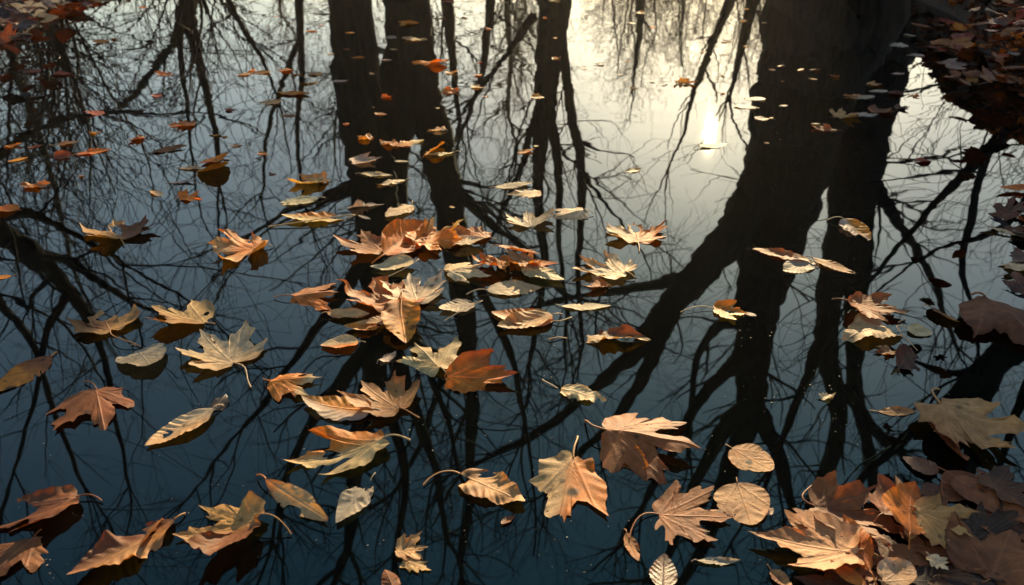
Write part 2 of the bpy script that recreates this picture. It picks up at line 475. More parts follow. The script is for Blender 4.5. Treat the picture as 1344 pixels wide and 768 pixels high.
make_tree("bare_tree", "spreading bare tree mirrored at the right edge, limbs sweeping in from the bank", 6.0, [
    ([(1560, 40, 90), (1500, 90, 76), (1420, 120, 48), (1344, 158, 24), (1300, 194, 17), (1262, 232, 13), (1225, 270, 9), (1190, 310, 7), (1150, 360, 5)], .3, 2),
    ([(1300, 192, 11), (1285, 240, 11), (1273, 300, 11), (1263, 350, 9), (1276, 405, 6)], .4, 2),
    ([(1330, 165, 12), (1290, 130, 7), (1270, 110, 5)], .4, 1),
    ([(1400, 130, 20), (1360, 240, 14), (1310, 300, 9), (1250, 320, 6), (1200, 345, 4)], -.5, 2)], 18, TG, every=.75, twig_len=.9, dens=.75, first=.72)
make_tree("bare_tree", "stout bare tree mirrored at the lower right, its limb reaching down to the drifted leaves", 5.6, [
    ([(1580, 180, 120), (1500, 290, 96), (1420, 370, 66), (1344, 445, 44), (1300, 482, 36), (1258, 520, 24), (1200, 570, 15), (1140, 620, 10), (1090, 680, 7)], .2, 1),
    ([(1320, 465, 26), (1285, 530, 26), (1275, 600, 20), (1262, 680, 14)], .5, 2),
    ([(1390, 395, 18), (1350, 500, 14), (1325, 570, 10), (1300, 650, 7)], -.4, 2),
    ([(1290, 490, 14), (1240, 490, 9), (1190, 470, 6), (1150, 440, 4)], .4, 2)], 19, TG, every=.45, twig_len=.9, first=.5)
make_tree("bare_tree", "hazy twiggy bare tree mirrored beside the sun glow near the top edge", 17.0, [
    ([(842, -20, 15), (840, 40, 9), (836, 70, 5), (832, 105, 3)], .3, 2)], 20, TG, every=.9, twig_len=.8, dens=.7)
make_tree("bare_tree", "slanting thin bare tree mirrored between the sun glow and the huge forked tree", 13.0, [
    ([(966, -20, 17), (946, 30, 11), (925, 80, 8), (908, 130, 6), (897, 175, 4), (880, 215, 3)], .3, 1),
    ([(990, -10, 18), (978, 40, 13), (968, 85, 8), (960, 120, 5)], .4, 1)], 21, TG, every=.6, twig_len=1.0)
make_tree("bare_tree", "dim slender bare tree mirrored between the thin tree and the paired trunks", 12.5, [
    ([(392, -20, 14), (394, 40, 10), (396, 100, 8), (390, 170, 6), (396, 240, 5), (410, 300, 3)], .3, 1),
    ([(394, 50, 9), (370, 110, 7), (350, 180, 5), (345, 250, 4)], .5, 1)], 22, TG, every=.5, twig_len=1.1, dens=.8)
make_tree("bare_tree", "dim slender bare tree mirrored just right of the paired trunks near the top", 12.5, [
    ([(645, -20, 15), (640, 40, 11), (632, 100, 8), (615, 150, 6), (598, 200, 4)], .3, 1),
    ([(585, -20, 18), (590, 40, 14), (596, 100, 9), (604, 160, 6)], .5, 1)], 23, TG, every=.5, twig_len=1.1, dens=.8)

# trees of the wood behind: a few built, then copied
def wood_tree(seed, H):
    rg = np.random.default_rng(seed)
    tr, tw = Tubes(), Tubes()
    P = [np.array([0, 0, -0.2])]; lean = rg.normal(size=2) * 0.05
    for q in range(1, 8):
        P.append(np.array([lean[0] * q + rg.normal() * .12, lean[1] * q + rg.normal() * .12, H * q / 7 * .9]))
    W = np.linspace(.11, .016, 8) * H / 11
    pts, rad = smooth_path(P, W, 5)
    tr.add(pts, rad, 9)
    for k in range(6, len(pts)):
        for _ in range(2 if k % 2 else 1):
            az = rg.uniform(0, 2 * math.pi); el = R(rg.uniform(15, 60))
            d = np.array([math.cos(az) * math.cos(el), math.sin(az) * math.cos(el), math.sin(el)])
            grow(tw, pts[k], d, rg.uniform(1.4, 2.8) * (1.15 - .5 * k / len(pts)), rad[k] * .45, 2, rg, dens=.8, rmin=.005)
    root = empty("woodland_tree", (0, 0, 0))
    tr.build("trunk", bark_mat, root, (0, 0, 0)); tw.build("crown", twig_mat, root, (0, 0, 0))
    return root
protos = [wood_tree(100 + q, h) for q, h in enumerate((10.5, 12, 9.5, 11))]
rgw = np.random.default_rng(5)
spots = []
tries = 0
while len(spots) < 17 and tries < 4000:
    tries += 1
    az = R(rgw.uniform(-50, 50)); D = rgw.uniform(17, 40)
    x, y = D * math.sin(az), D * math.cos(az)
    if -5.0 < x * math.cos(SUN_AZ) - y * math.sin(SUN_AZ) < 3.6: continue
    if R(22) < az < R(33): continue
    if y < 11: continue
    if all((x - a) ** 2 + (y - b) ** 2 > 4.5 for a, b in spots): spots.append((x, y))
tall = len(spots)
while len(spots) < tall + 34:      # lower young trees further off, in the gap the sun shines through
    D = rgw.uniform(24, 42); la = rgw.uniform(-7.5, 4.6)
    x, y = D * math.sin(SUN_AZ) + la, D * math.cos(SUN_AZ)
    if all((x - a) ** 2 + (y - b) ** 2 > 1.5 for a, b in spots): spots.append((x, y))
used = set()
for q, (x, y) in enumerate(spots):
    k = q % 4
    src = protos[k]
    if k in used:
        o = src.copy(); COL.objects.link(o)
        for ch in list(src.children):
            c = ch.copy(); c.parent = o; COL.objects.link(c)
    else:
        o = src; used.add(k)
    o.location = (x, y, float(ground_z(x, y)))
    s = rgw.uniform(.85, 1.25) if q < tall else rgw.uniform(.016, .0255) * math.hypot(x, y)
    o.scale = (s, s, s)
    o.rotation_euler = (0, 0, rgw.uniform(0, 6.28))
    tag(o, "thin bare woodland tree standing in the wood behind the far bank", "tree", "bare trees of the wood behind the pond")

# bare bushes on the banks
def bush(seed):
    rg = np.random.default_rng(seed)
    tw = Tubes()
    for _ in range(11):
        az = rg.uniform(0, 6.28); el = R(rg.uniform(48, 85))
        d = np.array([math.cos(az) * math.cos(el), math.sin(az) * math.cos(el), math.sin(el)])
        grow(tw, np.array([rg.normal() * .15, rg.normal() * .15, -.05]), d, rg.uniform(1.2, 2.0), rg.uniform(.012, .022), 2, rg, up=.06, dens=1.0, rmin=.004)
    root = empty("bare_bush", (0, 0, 0))
    tw.build("branches", twig_mat, root, (0, 0, 0))
    return root
bushes = [bush(301), bush(302)]
rgb = np.random.default_rng(8)
BUSH = [(-5.1, 7.0), (-4.4, 8.3), (-5.9, 8.4), (-6.6, 6.6), (-5.0, 9.6), (-3.6, 10.2), (-7.4, 9.4), (-6.4, 10.8), (-4.6, 11.6), (5.6, 7.4), (5.3, 8.9), (6.5, 8.2), (6.8, 6.6), (7.4, 9.6)]
for q, (x, y) in enumerate(BUSH):
    o = bushes[q % 2]
    if q > 1:
        src = o; o = src.copy(); COL.objects.link(o)
        for ch in list(src.children):
            c = ch.copy(); c.parent = o; COL.objects.link(c)
    o.location = (x, y, float(ground_z(x, y))); s_ = rgb.uniform(.85, 1.25); o.scale = (s_, s_, s_ * rgb.uniform(.85, 1.1))
    o.rotation_euler = (0, 0, rgb.uniform(0, 6.28))
    side = "left" if x < 0 else "right"
    tag(o, f"twiggy bare bush growing on the {side} bank behind the leaf drift", "bush", f"bare bushes on the {side} bank")

# ------------------------------------------------------------------ the misty air over the pond
hz, nt, out = new_mat("mist")
pv = nd(nt, "ShaderNodeVolumePrincipled")
pv.inputs["Color"].default_value = (1.0, 0.93, 0.82, 1)
pv.inputs["Density"].default_value = 0.0009
pv.inputs["Anisotropy"].default_value = 0.45
nt.links.new(pv.outputs[0], out.inputs["Volume"])
x0, x1, y0, y1, z0, z1 = -740, 740, -740, 740, -3, 24
hv = [(x, y, z) for z in (z0, z1) for x, y in ((x0, y0), (x1, y0), (x1, y1), (x0, y1))]
hf = np.array([(3, 2, 1, 0), (4, 5, 6, 7), (0, 1, 5, 4), (1, 2, 6, 5), (2, 3, 7, 6), (3, 0, 4, 7)])
tag(mesh_obj("haze", hv, [hf], hz, None, None, False), kind="stuff")
# ------------------------------------------------------------------ leaves
MAPLE = [(0, 1.0), (.045, .88), (.085, .82), (.155, .80), (.13, .70), (.15, .62), (.145, .53), (.20, .50), (.27, .57), (.36, .66), (.40, .62), (.50, .67), (.64, .74),
         (.60, .62), (.57, .55), (.62, .47), (.52, .40), (.44, .31), (.40, .245), (.47, .215), (.55, .22), (.66, .20), (.58, .12), (.50, .06), (.42, .0), (.30, -.06), (.18, -.09), (.07, -.06), (0, 0)]
MAPLE3 = [(0, 1.0), (.07, .86), (.12, .76), (.20, .74), (.19, .62), (.22, .52), (.27, .50), (.35, .56), (.50, .60), (.58, .66), (.56, .52), (.55, .42), (.52, .30), (.46, .18), (.40, .08), (.28, 0), (.15, -.04), (.06, -.03), (0, 0)]
LOBED = [(0, 1.0), (.07, .90), (.11, .80), (.20, .79), (.16, .68), (.15, .62), (.27, .66), (.40, .70), (.34, .56), (.28, .48), (.38, .48), (.50, .47), (.42, .35), (.34, .27), (.36, .20), (.42, .14), (.30, .05), (.14, -.01), (0, 0)]
def oval_outline(w, a, b, n=40):
    t = np.linspace(1, 0, n)
    return [(w * .5 * (math.sin(math.pi * min(1, max(0, q)) ** a)) ** b if 0 < q < 1 else 0.0, q) for q in t]
KINDS = {
    "maple": (MAPLE, [0, 41, -41, 74, -74], .026),
    "maple3": (MAPLE3, [0, 40, -40], .026),
    "lobed": (LOBED, [0, 30, -30, 62, -62], .015),
    "oval": (oval_outline(.52, .82, .85), [0], .006),
    "long": (oval_outline(.34, .85, .9), [0], .006),
    "egg": (oval_outline(.68, .70, .80), [0], .006),
    "round": (oval_outline(.92, .78, .62), [0, 34, -34], .004),
}
CURLS = {  # side curls (left, right), lengthwise bend, fold along the midrib, crumple, cup, roll, pitch
    "flat": (.35, .35, .2, .05, .5, .05, 0, 0),
    "cup": (1.3, 1.2, .7, .10, .9, .25, 0, 0),
    "fold": (.8, .8, .4, .55, .9, .12, 0, 0),
    "boat": (2.6, 2.4, .7, .20, .6, .10, 0, 0),
    "arch": (-1.1, -1.0, -.9, -.15, 1.0, .0, 0, 0),
    "crumple": (1.7, -.9, 1.2, .25, 1.9, .30, 0, 0),
    "rollf": (.6, 2.6, .5, .15, .8, .15, 0, 0),
    "rollb": (2.6, .6, .5, .15, .8, .15, 0, 0),
    "tent": (-.4, .5, -.9, -.50, 1.0, 0, 0, 0),
    "wave": (1.0, -.8, -.6, .10, 1.4, .05, 0, 0),
}
PAL = {
    "cream": ((.68, .46, .25), (.56, .31, .13)), "pale": ((.63, .48, .29), (.54, .37, .20)),
    "tan": ((.52, .265, .095), (.38, .155, .045)), "tanor": ((.50, .28, .10), (.58, .16, .015)), "rose": ((.44, .165, .045), (.32, .098, .024)),
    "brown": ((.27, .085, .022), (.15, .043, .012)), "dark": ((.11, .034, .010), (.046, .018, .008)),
    "orange": ((.60, .175, .014), (.44, .095, .010)), "ochre": ((.64, .25, .020), (.48, .13, .012)),
    "creamor": ((.64, .42, .18), (.62, .18, .014)), "orcream": ((.60, .18, .016), (.64, .42, .18)),
    "grey": ((.44, .33, .23), (.34, .24, .15)), "tanbrown": ((.47, .235, .08), (.19, .060, .019)),
    "rust": ((.34, .110, .026), (.24, .068, .017)), "rusttan": ((.50, .235, .075), (.42, .125, .020)),
    "rosor": ((.44, .165, .048), (.60, .16, .014)), "red": ((.32, .055, .020), (.18, .035, .015)),
    "ochbr": ((.60, .22, .018), (.24, .070, .014)), "greyor": ((.50, .37, .25), (.64, .24, .018)),
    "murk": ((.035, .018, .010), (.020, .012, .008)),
}
def leaf_geometry(kind, wscale, pal, curl, rg, nout, nring, split=None, holes=()):
    tmpl, vang, jit = KINDS[kind]
    Rt = np.array(tmpl, float); Lt = Rt[::-1][1:-1] * [-1, 1]
    def vary(P):
        P = P.copy(); n = len(P)
        if kind in ("maple", "maple3", "lobed"):
            P[1:-1] += rg.normal(size=(n - 2, 2)) * jit
            P[:, 0] *= rg.uniform(.86, 1.12)
            P[1:-1, 1] += rg.uniform(-.05, .05) * np.clip(P[1:-1, 0] * 2, -1, 1)
        else:
            P[:, 0] *= rg.uniform(.90, 1.10)
        return P
    Rt = vary(Rt); Lt = vary(Lt[::-1])[::-1] if len(Lt) else Lt
    O = np.vstack([Rt, Lt]); O[:, 0] *= wscale
    # resample evenly
    C = np.vstack([O, O[:1]]); sl = np.hypot(*np.diff(C, axis=0).T); cum = np.concatenate([[0], np.cumsum(sl)])
    q = np.linspace(0, cum[-1], nout, endpoint=False)
    O = np.stack([np.interp(q, cum, C[:, 0]), np.interp(q, cum, C[:, 1])], 1)
    # fine serration and nicks
    ctr = np.array([0, .14 if kind.startswith("maple") else (.25 if kind == "lobed" else .45)])
    dv = O - ctr
    ser = (0.010 if jit > .01 else .004) * rg.normal(size=nout)
    for _ in range(int(rg.integers(1, 5))):
        c0 = rg.integers(0, nout); ser -= rg.uniform(.03, .12) * np.exp(-((np.arange(nout) - c0 + nout / 2) % nout - nout / 2) ** 2 / rg.uniform(1.5, 7))
    tho = np.arctan2(dv[:, 0], dv[:, 1])
    for m_, a_ in ((2, .06), (3, .07), (5, .05)) if jit > .01 else ((1, .03), (2, .04), (3, .025)): ser = ser + rg.uniform(.3, 1) * a_ * np.sin(m_ * tho + rg.uniform(0, 6.28)) * (1 - np.exp(-(np.abs(np.abs(tho) - math.pi) / .3)))
    O = ctr + dv * (1 + ser)[:, None]
    s = np.linspace(0, 1, nring + 1)[1:] ** 0.8
    P = ctr + s[:, None, None] * (O - ctr)[None]
    P = np.vstack([[ctr], P.reshape(-1, 2)])
    rho = np.concatenate([[0], np.repeat(s, nout)])
    i = np.arange(nout); j = (i + 1) % nout
    F3 = np.stack([np.zeros(nout, int), 1 + j, 1 + i], 1)
    F4 = np.concatenate([np.stack([1 + k * nout + i, 1 + k * nout + j, 1 + (k + 1) * nout + j, 1 + (k + 1) * nout + i], 1) for k in range(nring - 1)])
    x, y = P[:, 0], P[:, 1]
    # veins
    ang = np.degrees(np.arctan2(x, y + 1e-6)); r = np.hypot(x, y)
    best = np.full(len(P), 1e9); sec = np.zeros(len(P)); prim = np.zeros(len(P)); along = np.zeros(len(P)); aside = np.zeros(len(P))
    nsec = rg.uniform(6.5, 9.5) if len(vang) == 1 else rg.uniform(5.0, 7.5)
    for va in vang:
        a = R(va) * (wscale if abs(va) < 80 else 1)
        dx, dy = math.sin(a), math.cos(a)
        al = x * dx + y * dy; ac = x * dy - y * dx
        dang = np.abs(np.degrees(np.arctan2(ac, np.where(al > 0, al, 1e-6))))
        better = (dang < best) & (al > 0)
        best = np.where(better, dang, best); along = np.where(better, al, along); aside = np.where(better, ac, aside)
        wv = .013 * (1.25 - np.clip(al, 0, 1))
        prim = np.maximum(prim, np.where(al > 0, np.exp(-(ac / wv) ** 2), 0))
    wob = sum(np.sin(x * k_[0] + y * k_[1]) for k_ in rg.normal(size=(4, 2)) * 7) * .035
    ph = (along + wob * .5 - (.75 + .35 * np.abs(aside)) * np.abs(aside)) * nsec + np.where(aside > 0, .0, .45)
    fr = np.abs(ph - np.round(ph))
    sec = np.exp(-(fr / .10) ** 2) * np.clip(1 - np.abs(aside) * 1.2, .15, 1) * (np.abs(aside) > .01)
    vein = np.clip(prim + .42 * sec, 0, 1)
    # relief
    kl, kr, kb, fold, crum, cup, roll, pitch = curl
    J = lambda v, f=.35: v * rg.uniform(1 - f, 1 + f)
    kl, kr, kb, fold, crum, cup = .5 * J(kl), .5 * J(kr), .45 * J(kb), .6 * J(fold), .85 * J(crum), .5 * J(cup)
    z = fold * np.abs(x) * .8 + cup * (rho ** 2.5) * .35 * r
    # blade puffs up between the veins
    z += .0055 * np.cos(2 * np.pi * ph) * -1 * np.clip(np.abs(aside) * 6, 0, 1) * (1 + .5 * crum)
    z += .004 * prim
    for _ in range(6):
        k = rg.normal(size=2) * rg.uniform(3, 9); z += crum * .013 * np.sin(x * k[0] + y * k[1] + rg.uniform(0, 6.28)) * (0.25 + rho ** 2)
    th = np.arctan2(x, y - ctr[1])
    for m_ in (2, 3, 5, 8):
        z += crum * .035 / math.sqrt(m_) * np.sin(m_ * th + rg.uniform(0, 6.28)) * rho ** 3 * rg.uniform(.4, 1.3)
    def bend(u, h, k):       # roll the coordinate u (and height h) on a circle of curvature k
        k = np.where(np.abs(k) < 1e-3, 1e-3, k)
        return (1 / k - h) * np.sin(k * u), 1 / k - (1 / k - h) * np.cos(k * u)
    # curl the sides about an axis a little off the midrib
    ax = rg.normal() * .22
    ca, sa = math.cos(ax), math.sin(ax)
    X, Y = x * ca - (y - .45) * sa, x * sa + (y - .45) * ca
    kk = np.where(X < 0, kl, kr) * np.clip(np.abs(X) * 4, 0, 1)
    X, z = bend(X, z, kk)
    kb2 = np.where(Y > 0, kb, kb * rg.uniform(.3, 1.2)) * np.clip(np.abs(Y) * 3, 0, 1)
    Y, z = bend(Y, z, kb2)
    x2, y2 = X * ca + Y * sa, -X * sa + Y * ca + .45
    V = np.stack([x2, y2, z], 1)
    # blade colour; orange and brown back halves also paint in the sun's backlight
    c1, c2 = np.array(PAL[pal][0]), np.array(PAL[pal][1])
    nz = np.zeros(len(P))
    for f in (3, 6, 12):
        for _ in range(3):
            k = rg.normal(size=2) * f; nz += np.sin(P[:, 0] * k[0] + P[:, 1] * k[1] + rg.uniform(0, 6.28)) / f
    nz = nz / (nz.std() + 1e-6)
    if split == "left": mk = 1 / (1 + np.exp((P[:, 0] + .02 + .02 * nz) * 45))
    elif split == "right": mk = 1 / (1 + np.exp(-(P[:, 0] - .02 + .02 * nz) * 45))
    elif split == "tip": mk = 1 / (1 + np.exp(-(P[:, 1] - .62 + .06 * nz) * 18))
    elif split == "base": mk = 1 / (1 + np.exp((P[:, 1] - .38 + .06 * nz) * 18))
    else: mk = np.clip(.30 + .28 * nz, 0, 1)
    col = c1[None] * (1 - mk[:, None]) + c2[None] * mk[:, None]
    tint = 1 + rg.normal(size=3) * np.array([.04, .05, .06]); val = rg.uniform(.86, 1.10)
    col = col * tint * val
    ed = np.clip((rho - .90) / .10, 0, 1) * np.clip(.5 + .5 * nz, 0, 1)
    col = col * (1 - .45 * ed[:, None] * np.array([.8, 1.0, 1.1]))
    lightv = np.clip(col * 1.30 + .03, 0, .85)
    col = col * (1 - .65 * vein[:, None]) + lightv * (.65 * vein[:, None])
    for _ in range(int(rg.integers(2, 9))):   # decayed spots
        c0 = P[rg.integers(0, len(P))]; rr = rg.uniform(.008, .045) * rg.uniform(.4, 1)
        d = np.hypot(*(P - c0).T) / rr + .25 * nz
        sp = 1 / (1 + np.exp((d - 1) * 7))
        col = col * (1 - .75 * sp[:, None])
    for (hx, hy, hr) in holes:
        d = np.hypot(P[:, 0] - hx, P[:, 1] - hy) / hr + .15 * nz
        col = col * (1 - .93 / (1 + np.exp((d[:, None] - 1) * 9)))
    return V, [F3, F4], np.clip(col, .004, .9), vein, ctr

def stalk_tube(P0, dir0, P1, r0, sag, rg, n=9):
    P0, P1 = np.asarray(P0, float), np.asarray(P1, float)
    D = np.linalg.norm(P1 - P0)
    c = P0 + np.asarray(dir0) * D * .5; c[2] = max(c[2], .002) + sag * D
    t = np.linspace(0, 1, n)[:, None]
    pts = (1 - t) ** 2 * P0 + 2 * t * (1 - t) * c + t * t * P1
    side = unit(np.cross(P1 - P0, [0, 0, 1])); pts += side * np.sin(t * math.pi * 1.6) * D * rg.uniform(-.06, .06)
    rad = np.linspace(r0, r0 * .75, n); rad[-1] *= 1.5; rad[-2] *= 1.25
    return pts, rad

NAMEK = {"maple": ("maple_leaf", "maple leaf"), "maple3": ("maple_leaf", "maple leaf"), "lobed": ("lobed_leaf", "lobed leaf"), "oval": ("oval_leaf", "oval leaf"),
         "long": ("narrow_leaf", "narrow leaf"), "egg": ("oval_leaf", "oval leaf"), "round": ("round_leaf", "round leaf")}
leaf_no = 0
def leaf(kind, bx, by, tx, ty, w, pal, curl, stalk, label, z=0.0, split=None, roll=0, pitch=0, grp="leaves floating on the pond", mat=None, sag=.12, small=False, holes=()):
    global leaf_no
    leaf_no += 1
    if kind in ('maple', 'maple3', 'lobed'): w *= .86
    rg = np.random.default_rng(1000 + leaf_no * 7)
    b, t = on_water(bx, by, z), on_water(tx, ty, z)
    L = float(np.linalg.norm(t - b)) * 1.03
    px = math.hypot(tx - bx, (ty - by))
    hi = not small
    V, F, col, vein, ctr = leaf_geometry(kind, w, pal, CURLS[curl], rg, 150 if hi else 54, 15 if hi else 6, split, holes)
    V = V * L
    V[:, 2] *= .78
    yaw = math.atan2(t[1] - b[1], t[0] - b[0]) - math.pi / 2
    M = Matrix.Rotation(yaw, 3, 'Z') @ Matrix.Rotation(R(pitch + rg.normal() * 3), 3, 'X') @ Matrix.Rotation(R(roll + rg.normal() * 3), 3, 'Y')
    M = np.array(M)
    mid = np.array([0, .45 * L, 0])
    V = (V - mid) @ M.T
    base = (np.array([0, .0, 0]) - mid) @ M.T
    # the attachment point: the vertex nearest the base in the flat leaf
    V[:, 2] -= np.percentile(V[:, 2], 12)
    V[:, 2] += z + .0008
    c = (b * .55 + t * .45); c[2] = 0
    name, word = NAMEK[kind]
    m = mat or leaf_dry
    root = empty(name, (c[0], c[1], z))
    tag(root, label, "leaf", grp)
    off = np.array([0, 0, z])
    mesh_obj("blade", V - off, F, m, root, col, True, vein)
    if stalk is not None or not small:
        bi = int(np.argmin(np.hypot(V[:, 0] - base[0], V[:, 1] - base[1])))
        pb = V[bi].copy(); pb[2] += .0005
        back = unit(base - (np.array([0, .3 * L, 0]) - mid) @ M.T); back[2] = 0
        if stalk is None:
            ln = L * rg.uniform(.10, .22)
            pe = pb + unit(back + rg.normal(size=3) * .25) * ln; pe[2] = max(z + .001, pb[2] * .4)
        else:
            pe = on_water(stalk[0], stalk[1], .004) - c
            pe[2] = .004
        tb = Tubes()
        pts, rad = stalk_tube(pb, back, pe, max(.0011, L * .0105), sag, rg)
        tb.add(pts, rad, 7)
        Vs, Fs = np.concatenate(tb.V) - off, [np.concatenate(tb.F)]
        pc = np.array(PAL[pal][0]) * np.array([.85, .75, .68])
        mesh_obj("stalk", Vs, Fs, stalk_mat, root, np.tile(pc, (len(Vs), 1)))
    return root

